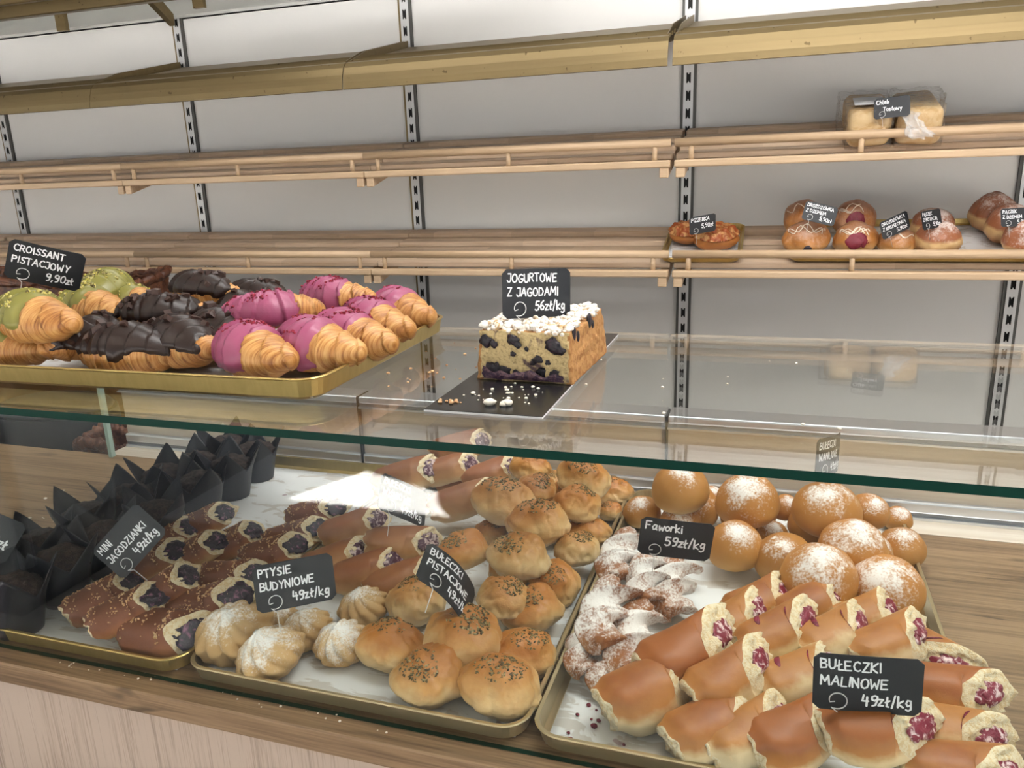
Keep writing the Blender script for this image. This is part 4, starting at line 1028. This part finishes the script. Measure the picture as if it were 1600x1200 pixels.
TAGS = [
('croissant',[-0.8907, 0.7789, 0.4331],[[0.6482, 0.4477, 0.616], [0.6878, 0.003, -0.7259], [-0.3268, 0.8942, -0.306]],['CROISSANT', 'PISTACJOWY', '9,90zł'],'black tag reading croissant pistacjowy, above the green croissants'),
('jogurt',[-0.2462, 0.8334, 0.3991],[[0.7094, -0.0182, 0.7045], [0.7015, 0.1152, -0.7033], [-0.0684, 0.9932, 0.0945]],['JOGURTOWE', 'Z JAGODAMI', '56zł/kg'],'black tag reading jogurtowe z jagodami, stuck in the blueberry cake'),
('mini',[-0.7485, 0.699, 0.0991],[[0.6322, -0.7176, 0.2924], [0.3405, -0.0817, -0.9367], [0.696, 0.6917, 0.1927]],['MINI', 'JAGODZIANKI', '49zł/kg'],'black tag reading mini jagodzianki, tilted among the blueberry buns'),
('ptysie',[-0.4838, 0.6618, 0.0996],[[0.7979, -0.096, 0.5951], [0.6028, 0.1238, -0.7882], [0.002, 0.9877, 0.1566]],['PTYSIE', 'BUDYNIOWE', '49zł/kg'],'black tag reading ptysie budyniowe, above the cream puffs'),
('pist',[-0.3093, 0.6977, 0.1056],[[0.4847, -0.1218, 0.8661], [0.3102, 0.9498, -0.0401], [-0.8178, 0.2881, 0.4982]],['BUŁECZKI', 'PISTACJOWE', '49zł/kg'],'bent black tag reading bułeczki pistacjowe, on the seeded buns'),
('wisn',[-0.467, 0.903, 0.0968],[[0.4489, -0.1806, 0.8752], [0.6701, 0.7159, -0.1959], [-0.5912, 0.6744, 0.4424]],['BUŁECZKI', 'WIŚNIOWE', '49zł/kg'],'tag reading bułeczki wiśniowe, washed out by the white glare'),
('faw',[-0.0924, 0.868, 0.1],[[0.9792, 0.1248, 0.1601], [0.1778, -0.1472, -0.973], [-0.0979, 0.9812, -0.1664]],['Faworki', '59zł/kg'],'black tag reading faworki in rounded letters'),
('wan',[0.0899, 1.0689, 0.1481],[[0.3991, 0.0128, 0.9168], [0.9046, 0.1575, -0.396], [-0.1495, 0.9874, 0.0513]],['BUŁECZKI', 'WANILIOWE', '49zł/kg'],'narrow turned tag reading bułeczki waniliowe, above the green glass edge'),
('mal',[0.0943, 0.6288, 0.105],[[0.9954, -0.0343, 0.0892], [0.0895, 0.0072, -0.996], [0.0335, 0.9994, 0.0103]],['BUŁECZKI', 'MALINOWE', '49zł/kg'],'large black tag reading bułeczki malinowe, on the raspberry rolls'),
('chleb',[0.2792, 2.3771, 0.6555],[[0.9912, -0.0298, -0.1289], [-0.1161, 0.2718, -0.9553], [0.0635, 0.9619, 0.266]],['Chleb', 'Tostowy'],'black tag reading chleb tostowy, in front of the toast loaves'),
('pizz',[-0.2039, 2.472, 0.353],[[0.8531, -0.0247, 0.5212], [0.5092, -0.1783, -0.842], [0.1138, 0.9837, -0.1395]],['PIZZERKA', '5,90zł'],'small black tag reading pizzerka, on the tray of two pizza buns'),
('dzem',[0.1172, 2.3155, 0.3893],[[0.9656, 0.2143, 0.147], [0.0468, 0.413, -0.9095], [-0.2556, 0.8852, 0.3888]],['DROŻDŻÓWKA', 'Z DŻEMEM', '5,90zł'],'small tag reading drożdżówka z dżemem, above the knotted bun'),
('krusz',[0.3286, 2.4976, 0.3415],[[0.8432, -0.2985, 0.4472], [0.3838, -0.2483, -0.8894], [0.3765, 0.9215, -0.0948]],['DROŻDŻÓWKA', 'Z KRUSZONKĄ', '5,90zł'],'small tilted tag reading drożdżówka z kruszonką'),
('ppist',[0.4371, 2.5914, 0.3508],[[0.6944, -0.2015, 0.6908], [0.7163, 0.1013, -0.6904], [0.0692, 0.9742, 0.2147]],['PĄCZEK', 'Z PISTACJĄ', '5,90zł'],'narrow grey-lettered tag reading pączek z pistacją'),
('pdzem',[0.6795, 2.7054, 0.3456],[[0.9719, -0.0839, 0.2201], [0.2343, 0.2483, -0.9399], [0.0242, 0.965, 0.261]],['PĄCZEK', 'Z DŻEMEM', '5,90zł'],"small tag reading pączek z dżemem, cut by the picture's right border"),
('muff',[-0.7253, 0.4995, 0.1919],[[0.9938, -0.0646, -0.0903], [-0.0868, 0.0555, -0.9947], [0.0693, 0.9964, 0.0496]],['MUFFIN', '5,90zł'],'black tag edge with white strokes among the black muffin cups'),
]
# ------------------------------------------------------------------ pastries on the counter
rs = random.Random(11)
K = Kind([make_pistachio(i) for i in range(4)])
for i, (x, y, z, w, yaw, l) in enumerate(PISTACHIO):
    K.put(i, (x, y, z), (rs.uniform(-.18, .18), rs.uniform(-.18, .18), yaw), w, l, 'seeded pistachio buns heaped on the middle tray')
K = Kind([make_vanilla(i) for i in range(3)])
for i, (x, y, z, w, yaw, l) in enumerate(VANILLA):
    K.put(i, (x, y, z), (rs.uniform(0, .3), rs.uniform(-.2, .2), rs.uniform(-.5, .5)), w, l, 'vanilla buns heaped on the right tray')
K = Kind([make_puff(i) for i in range(3)])
for i, (x, y, z, w, yaw, l) in enumerate(PUFFS):
    K.put(i, (x, y, z), (rs.uniform(.0, .35), rs.uniform(-.2, .3), yaw), w * 1.02, l, 'swirled cream puffs at the front of the middle tray')
def put_rolls(K, table, L, h, group, lo, hi, kf=lambda k, i: i, zf=0.42):
    for i, (x, y, z, yaw, pitch, ln, k, l) in enumerate(table):
        s = min(hi, max(lo, ln / L))
        c = Vector((0, 0, h * zf)); rot = Euler((0, pitch, yaw)); off = rot.to_matrix() @ (c * s)
        K.put(kf(k, i), (x - off.x, max(0.632, y - off.y), z - off.z), rot, (s, s, s), l, group)
K = Kind([make_roll('raspberry_roll', 'roll', 0.088, 0.057, 0.050, MT['rasp_crust'], MT['rasp_fill'], 1, rough_end=0.007), make_roll('raspberry_roll', 'roll', 0.086, 0.058, 0.049, MT['rasp_crust'], MT['rasp_fill'], 4, slits=True, rough_end=0.006),
          make_roll('raspberry_roll', 'roll', 0.084, 0.056, 0.051, MT['rasp_crust'], MT['rasp_fill'], 7, rough_end=0.008)])
put_rolls(K, RASPBERRY, 0.088, 0.050, 'raspberry rolls heaped on the right tray', 0.90, 1.08, lambda k, i: 1 if k else (i % 2) * 2)
K = Kind([make_roll('blueberry_bun', 'bun', 0.088, 0.056, 0.046, MT['blue_crust'], MT['blue_fill'], s, crumble=True, fillr=0.72, shy=0.6, shz=0.85) for s in (2, 5)])
put_rolls(K, BLUEBERRY, 0.088, 0.046, 'crumbled blueberry buns on the left tray', 0.82, 1.05)
K = Kind([make_roll('cherry_roll', 'roll', 0.095, 0.058, 0.048, MT['cher_crust'], MT['cher_fill'], s, fillr=0.62, shy=0.55, shz=0.55) for s in (3, 8)])
put_rolls(K, CHERRY, 0.095, 0.048, 'cherry rolls on the middle tray', 0.85, 1.0)
K = Kind([make_faworki(i) for i in range(3)])
put_rolls(K, FAWORKI, 0.118, 0.036, 'twisted sugar dusted faworki on the right tray', 0.82, 1.12, zf=0.5)
KC = [Kind([make_croissant(k, s + 3 * k) for s in range(3)]) for k in range(3)]
gn = ['pistachio croissants on the gold tray', 'chocolate croissants on the gold tray', 'pink raspberry croissants on the gold tray']
for i, (x, y, z, yaw, pitch, ln, k, l) in enumerate(CROISSANTS):
    s = min(0.95, max(0.80, ln / 0.145))
    KC[k].put(i, (x - (0.022 if k == 2 else 0.03 if ln > 0.145 and k == 1 and i == 5 else 0), max(y, 0.715 + (x + 0.742) * 0.045), z - 0.025 * s), (rs.uniform(-.15, .15), pitch, yaw), s, l, gn[k])
for q in KC: q.done()
# muffins
ML = [(-0.862, 0.622, 'muffin in a black cup at the front corner of the left tray'), (-0.865, 0.694, 'muffin cup second from the front rim, in the column next to the buns'), (-0.863, 0.768, 'muffin cup third from the front rim, beside the blueberry tag'),
      (-0.850, 0.850, 'muffin cup fourth from the front rim, behind the blueberry tag'), (-0.868, 0.968, 'muffin cup standing on the open white paper with tall points'), (-0.866, 1.045, 'muffin cup last but one in the back row'),
      (-0.872, 1.126, 'muffin cup furthest back, nearest the gold rear rim'), (-0.945, 0.655, 'muffin cup along the left rim, nearest the front'), (-0.943, 0.735, 'muffin cup along the left rim, second from the front'),
      (-0.946, 0.815, 'muffin cup along the left rim, third from the front'), (-0.940, 0.895, 'muffin cup along the left rim, fourth from the front'), (-0.945, 0.975, 'muffin cup along the left rim, fifth from the front'), (-0.944, 1.055, 'muffin cup along the left rim, second from the back'),
      (-0.944, 1.135, 'muffin cup in the rear left corner of the tray')]
K = Kind([make_muffin(i) for i in range(3)])
for i, (x, y, l) in enumerate(ML):
    K.put(i, (x, y, 0.0035), (0, 0, i * 1.3), rs.uniform(.96, 1.04), l, 'chocolate muffins in black paper cups')

# ------------------------------------------------------------------ cake on its board
o = obj('cake_board', box(-0.060, 0.060, -0.190, 0.190, 0, 0.003, 0.0005, 1), [MT['board'], MT['board_edge']], None, False)
me = o.data; me.polygons.foreach_set('material_index', [0 if p.normal.z > 0.7 else 1 for p in me.polygons])
o.location = (-0.2545, 0.854, 0.3083); tag(o, 'thin black cake board with white edges on the glass top', 'cake board')
t = empty('blueberry_cake', (-0.2455, 0.845, 0.3115), 'block of yoghurt blueberry cake with sugared crumble top', 'cake')
t.rotation_euler = (0, 0, R(-2))
def cf(x, y, z):
    k = 1 - 0.10 * (z / 0.058); q = 0.0016 * FR(x * 90, y * 90, z * 90, 3)
    return x * k + q, y + (0.004 * z / 0.058 if y < 0 else 0) + q + 0.003 * N(x * 30, 0, z * 30) * (1 if y < -0.03 else 0), z + 0.002 * N(x * 25, y * 25, 0) * (1 if z > 0.03 else 0)
vf = sbox(-0.055, 0.055, -0.066, 0.085, 0.0, 0.054, cf, 30)
o = obj('cake_body', vf, [MT['cake_crumb'], MT['cake_crust']], t, True)
o.data.polygons.foreach_set('material_index', [0 if p.normal.y < -0.6 and abs(p.center.x) < 0.0495 else 1 for p in o.data.polygons])
def st(u, v): return (-0.047 + 0.092 * u + 0.002 * N(v * 4, u, 0), -0.0685 - 0.0022 * math.sin(PI * u) * math.sin(PI * v) + 0.001 * N(u * 30, v * 10, 0), 0.002 + (0.010 + 0.009 * N(u * 7, 1.7, 0)) * v)
obj('berry_layer', grid(st, 40, 10), MT['berry_stain'], t)
brs = random.Random(4)
for (bx, bz, br) in [(-0.043, 0.043, .0062), (-0.034, 0.040, .0040), (-0.012, 0.046, .0058), (-0.007, 0.041, .0040), (0.034, 0.041, .0075), (0.041, 0.036, .0045), (-0.012, 0.030, .0028), (0.016, 0.025, .0048), (0.010, 0.021, .0030), (-0.036, 0.013, .0075), (-0.022, 0.010, .0080), (-0.008, 0.008, .0055), (0.008, 0.007, .0048), (0.020, 0.012, .0050), (0.036, 0.011, .0065), (0.043, 0.008, .0045), (0.027, 0.022, .0030), (0.004, 0.036, .0025)]:
    obj('blueberry', mv(ico(3, lambda x, y, z: (x * br * 1.1 * (1 + .7 * FR(x * 1.4 + bx * 99, y, z, 3)), y * br * .35, z * br * (1 + .7 * FR(x, y + bz * 99, z * 1.4, 3)))), (bx, -0.0655, bz)), MT['berry'], t)
for (by, bz, br) in [(-0.045, 0.050, .006), (-0.030, 0.044, .005), (0.02, 0.052, .007), (0.035, 0.045, .004)]:
    obj('blueberry', mv(ico(3, lambda x, y, z: (x * br * .4, y * br, z * br * 1.3)), (0.0515 - bz * 0.02, by, bz)), MT['berry'], t)
A = Acc()
for k in range(900):
    x, y = brs.uniform(-0.050, 0.049), brs.uniform(-0.064, 0.083); s = brs.uniform(0.0016, 0.0046); sd = brs.random() * 50
    A.add(mv(ico(2, lambda a, b, c: (a * s * (1 + .3 * N(a + sd, b, c)), b * s * (1 + .3 * N(a, b + sd, c)), c * s * .8)), (x, y, 0.0535 + brs.uniform(-0.001, 0.006) + 0.005 * N(x * 28, y * 28, 2))))
obj('crumble_topping', A.vf, MT['streusel'], t, True, kind='stuff')
def crumbs(label, cx, cy, z, rx, ry, n, s, mat, seed):
    q = random.Random(seed); A = Acc()
    for k in range(n):
        r = s * q.uniform(.35, 1.2); sd = q.random() * 30
        A.add(mv(ico(2, lambda a, b, c: (a * r * (1 + .4 * N(a + sd, b, c)), b * r * (1 + .4 * N(a, b + sd, c)), c * r * .6)), (cx + q.uniform(-rx, rx), cy + q.uniform(-ry, ry), z + r * .4)))
    tag(obj('crumbs', A.vf, mat), label, 'crumbs', kind='stuff')
crumbs('white cake crumbs on the black board in front of the cake', -0.255, 0.735, 0.3115, 0.04, 0.035, 34, 0.0020, MT['white_crumb'], 1)
crumbs('two big white crumbs near the front of the black board', -0.243, 0.695, 0.3115, 0.014, 0.006, 3, 0.0055, MT['white_crumb'], 2)
crumbs('golden pastry flakes on the corner of the black board', -0.298, 0.690, 0.3115, 0.012, 0.006, 12, 0.0022, MT['crumble'], 3)
crumbs('pastry crumbs on the glass between the croissants and the cake', -0.375, 0.86, 0.3081, 0.05, 0.12, 26, 0.0020, MT['crumble'], 4)
crumbs('few pale crumbs on the empty right part of the glass', -0.05, 0.80, 0.3081, 0.14, 0.14, 14, 0.0017, MT['white_crumb'], 5)
crumbs('white crumbs on the worktop beyond the muffin tray', -1.15, 0.93, 0.0, 0.08, 0.09, 16, 0.0026, MT['white_crumb'], 6)
crumbs('white crumbs along the front edge of the worktop', -0.55, 0.585, 0.0, 0.22, 0.006, 26, 0.0013, MT['white_crumb'], 7)
crumbs('dark red jam crumbs on the paper next to the first raspberry roll', -0.140, 0.640, 0.0032, 0.03, 0.03, 9, 0.0038, MT['jam'], 8)

# ------------------------------------------------------------------ goods on the back shelves
def shelf_bun(name, cat, mat, x, y, W, hf, label, seed, group=None, lift=0.004, stretch=1.0):
    t = empty(name, (x, y, on_shelf(y) + lift + 0.004), label, cat, group); t.rotation_euler = (SA, 0, 0); t.scale = (W, W, W)
    vf, fn = bun_shape(seed, hf, stretch, 0.09, 0.06)
    obj('bun_body', vf, mat, t)
    return t, fn
def icing_lines(t, fn, W, n, seed):
    q = random.Random(seed); A = Acc()
    for k in range(n):
        a0 = q.uniform(-2.6, -0.6); pts = []
        for i in range(9):
            d = Vector((math.cos(a0) * .7 + (i - 4) * .13, math.sin(a0) * .6 + .25 * math.sin(i + k), .75)).normalized(); p = Vector(fn(*d)); pts.append(p + d * 0.008)
        A.add(tube(pts, 0.011, 5))
    obj('icing_drizzle', A.vf, MT['icing'], t)
def jam_patch(t, fn, W, mat, az, el, size, name='jam_filling'):
    def f(x, y, z):
        c = Vector((math.cos(az) * math.cos(el), math.sin(az) * math.cos(el), math.sin(el)))
        s, u = Vector((-math.sin(az), math.cos(az), 0)), Vector((0, 0, 1))
        d = (c + s * x * size * .8 * (1 + .6 * N(x * 2.5 + az, y, z)) + u * y * size * .85 * (1 + .6 * N(x, y * 2.5 + size, z))).normalized()
        return Vector(fn(*d)) + d * (0.03 * z)
    obj(name, ico(4, f), mat, t)
t, fn = shelf_bun('jam_bun', 'bun', MT['sweet'], 0.082, 2.235, 0.118, 0.72, 'glossy knotted jam bun in front, under the drożdżówka z dżemem tag', 31); icing_lines(t, fn, 0.118, 4, 1); jam_patch(t, fn, 0.118, MT['berry'], -1.5, -0.05, 0.22)
t, fn = shelf_bun('jam_bun', 'bun', MT['sweet'], 0.080, 2.345, 0.115, 0.80, 'taller jam bun behind the knotted one at the end of the long tray', 33, lift=0.012); icing_lines(t, fn, 0.115, 3, 2)
t, fn = shelf_bun('raspberry_bun', 'bun', MT['sweet'], 0.202, 2.235, 0.110, 0.72, 'iced bun with a red raspberry middle, front one of two', 35); icing_lines(t, fn, 0.110, 4, 3); jam_patch(t, fn, 0.110, MT['jam'], -1.55, 0.45, 0.62)
t, fn = shelf_bun('raspberry_bun', 'bun', MT['sweet'], 0.205, 2.345, 0.112, 0.80, 'iced bun with a red raspberry middle, rear one of two', 36, lift=0.012); icing_lines(t, fn, 0.112, 3, 4); jam_patch(t, fn, 0.112, MT['jam'], -1.55, 0.45, 0.55)
t, fn = shelf_bun('crumble_bun', 'bun', MT['sweet'], 0.302, 2.24, 0.098, 0.62, 'brown crumble bun under the drożdżówka z kruszonką tag', 38); icing_lines(t, fn, 0.098, 2, 5)
t, fn = shelf_bun('doughnut', 'doughnut', MT['donut'], 0.392, 2.225, 0.110, 0.74, 'sugared doughnut with a pale waist under the pistachio doughnut tag', 40)
t, fn = shelf_bun('doughnut', 'doughnut', MT['donut'], 0.395, 2.335, 0.108, 0.70, 'doughnut hidden behind the sugared one on the long tray', 41)
for k, (y, l) in enumerate([(2.215, 'glazed doughnut at the right border, front one of its row'), (2.30, 'glazed doughnut at the right border, second in its row'), (2.385, 'glazed doughnut at the right border, last in its row')]):
    t, fn = shelf_bun('doughnut', 'doughnut', MT['donut'], 0.585 - 0.022 * k, y, 0.112, 0.88, l, 44 + k)
for k, (x, y, W, l) in enumerate([(-0.232, 2.32, 0.100, 'pizza bun at the back left of the small tray'), (-0.150, 2.275, 0.115, 'pizza bun in front under its tag on the small tray')]):
    t = empty('pizza_bun', (x, y, on_shelf(y) + 0.006), l, 'pizza bun'); t.rotation_euler = (SA, 0, 0)
    vf, fn = bun_shape(50 + k, 0.52, 1.05, 0.08)
    obj('dough', ([(a * W, b * W, c * W) for a, b, c in vf[0]], vf[1]), MT['pizza_dough'], t)
    def tp(x_, y_, z_):
        d = Vector((x_, y_, abs(z_) + 0.35)).normalized(); p = Vector(fn(*d)) * W
        return p + d * (0.004 + 0.010 * FR(x_ * 3 + k, y_ * 3, 1.1, 4))
    obj('topping', ico(5, tp), MT['pizza'], t)
for k, (x, l) in enumerate([(0.208, 'toast loaf in clear film with a paper label, under the middle of its tag'), (0.318, 'toast loaf in clear film with a bunched tail hanging over the rail')]):
    y = 2.178; z = 0.541 + 0.003 + (y - 2.144) * SL
    t = empty('toast_loaf', (x, y, z), l, 'bread loaf', 'toast loaves in clear film'); t.rotation_euler = (SA, 0, 0)
    def lf(a, b, c): return a + .003 * N(a * 30, b * 30, c * 30 + k), b, c + .004 * N(a * 20 + k, b * 20, c * 9)
    vf = box(-0.050, 0.050, -0.008, 0.20, 0.002, 0.090, 0.020, 4)
    obj('loaf', ([lf(*v) for v in vf[0]], vf[1]), MT['toast'], t)
    def bf(a, b, c):
        q = 0.004 * FR(a * 45 + k * 9, b * 45, c * 45, 3)
        e = max(0, abs(a) - 0.035) * max(0, abs(c - 0.05) - 0.033) * 60; a *= 1 - e; c = 0.05 + (c - 0.05) * (1 - e)
        return a * (1 + (0.25 if b > 0.1 and a * (1 if k else -1) > 0 else 0)) + q, b + q, c + q * (1 if c > 0.02 else 0)
    vf = sbox(-0.0515, 0.0515, -0.011, 0.206, 0.0005, 0.094, bf, 22)
    obj('clear_film', vf, MT['film'], t)
    if k == 0:
        obj('paper_label', box(-0.036, 0.032, 0.02, 0.10, 0.0985, 0.0992), MT['label'], t, False)
    else:
        def tw(u, v):
            a = v * 2 * PI; r = (0.010 + 0.012 * abs(u - 0.25)) * (1 + .55 * N(math.cos(a) * 2.2, math.sin(a) * 2.2, u * 6) + .25 * math.sin(7 * a + 5 * u))
            return -0.030 + r * math.cos(a) * 1.3 + 0.030 * u, -0.016 - 0.016 * u + r * .5 * math.sin(a), 0.082 - 0.050 * u + 0.25 * r * math.sin(a)
        obj('film_tail', grid(tw, 24, 64, True), MT['film_tail'], t)

# ------------------------------------------------------------------ baskets behind the counter
def basket(label, loc, rx, ry, h, flare=1.15, rows=12, name='wicker_basket'):
    t = empty(name, loc, label, 'basket')
    def wall(u, v):
        a = v * 2 * PI; r = 1 + (flare - 1) * u + 0.022 * math.sin(a * 24) * (1 if int(u * rows) % 2 else -1)
        return rx * r * math.copysign(abs(math.cos(a)) ** .6, math.cos(a)), ry * r * math.copysign(abs(math.sin(a)) ** .6, math.sin(a)), h * u + 0.012 * math.sin(a * 3) * u
    o = obj('woven_wall', grid(wall, rows * 2, 144, True), MT['wicker'], t); o.modifiers.new('weave', 'SOLIDIFY').thickness = 0.008
    A = Acc()
    for ph in (0, 2.1):
        A.add(tube([(rx * flare * (1 + .02 * math.sin(30 * w + ph)) * math.copysign(abs(math.cos(w)) ** .6, math.cos(w)), ry * flare * math.copysign(abs(math.sin(w)) ** .6, math.sin(w)), h + 0.012 * math.sin(w * 3) + 0.008 * math.sin(30 * w + ph)) for w in [2 * PI * k / 120 for k in range(121)]], 0.010, 8, False))
    obj('braided_rim', A.vf, MT['wicker'], t)
    obj('basket_floor', box(-rx * .8, rx * .8, -ry * .8, ry * .8, 0.0, 0.012), MT['wicker'], t, False)
t = empty('back_table', (-1.95, 1.72, -0.9), 'low dark table behind the counter carrying the wicker baskets', 'table')
obj('table_top', box(-0.75, 0.85, -0.50, 0.25, 0.66, 0.70), MT['dark_steel'], t, False)
for sx in (-0.70, 0.78):
    for sy in (-0.45, 0.20): obj('leg', box(sx, sx + 0.04, sy, sy + 0.04, 0, 0.66), MT['dark_steel'], t, False)
basket('large dark wicker basket behind the green croissants', (-2.02, 1.80, -0.20), 0.30, 0.13, 0.465)
basket('small brown wicker basket seen through the glass, beside the pale glass support', (-1.42, 1.335, -0.20), 0.055, 0.05, 0.165, 1.25, 8)
t = empty('black_bin', (-1.68, 1.42, -0.20), 'rounded black bin next to the small wicker basket', 'bin')
def bn(u, v):
    a = v * 2 * PI; r = 0.10 + 0.045 * math.sin(u * PI * .6)
    return r * 1.15 * math.cos(a), r * .8 * math.sin(a), 0.20 * u
g_ = grid(bn, 12, 40, True); obj('bin_body', (g_[0], g_[1] + [tuple(range(40))[::-1]]), MT['cup'], t)
obj('bin_lid', mv(ico(3, lambda x, y, z: (x * .155, y * .11, z * .025)), (0, 0, 0.205)), MT['cup'], t)

# ------------------------------------------------------------------ price tags
KS = {'chleb': 0.90, 'pizz': 0.885, 'dzem': 0.935, 'krusz': 0.875, 'ppist': 0.84, 'pdzem': 0.805}
PINS = {'jogurt': 0.025, 'mini': 0.03, 'faw': 0.035, 'chleb': 0.02}
cp = Vector((0, 0, 0.533))
for i, (n, P, Rm, lines, label) in enumerate(TAGS):
    k = KS.get(n, 1.0); P = cp + (Vector(P) - cp) * k
    if n == 'muff':
        P = Vector((-0.918, 0.640, 0.122)); Rm = Matrix.Rotation(R(38), 3, 'Z') @ Matrix.Rotation(R(70), 3, 'X') @ Matrix.Rotation(R(-35), 3, 'Z')
    make_tag(P, Rm, lines, label, i, k, {'pist': 5.0, 'wan': 3.0}.get(n, 0.6), PINS.get(n, 0.03))
SC.camera = cam
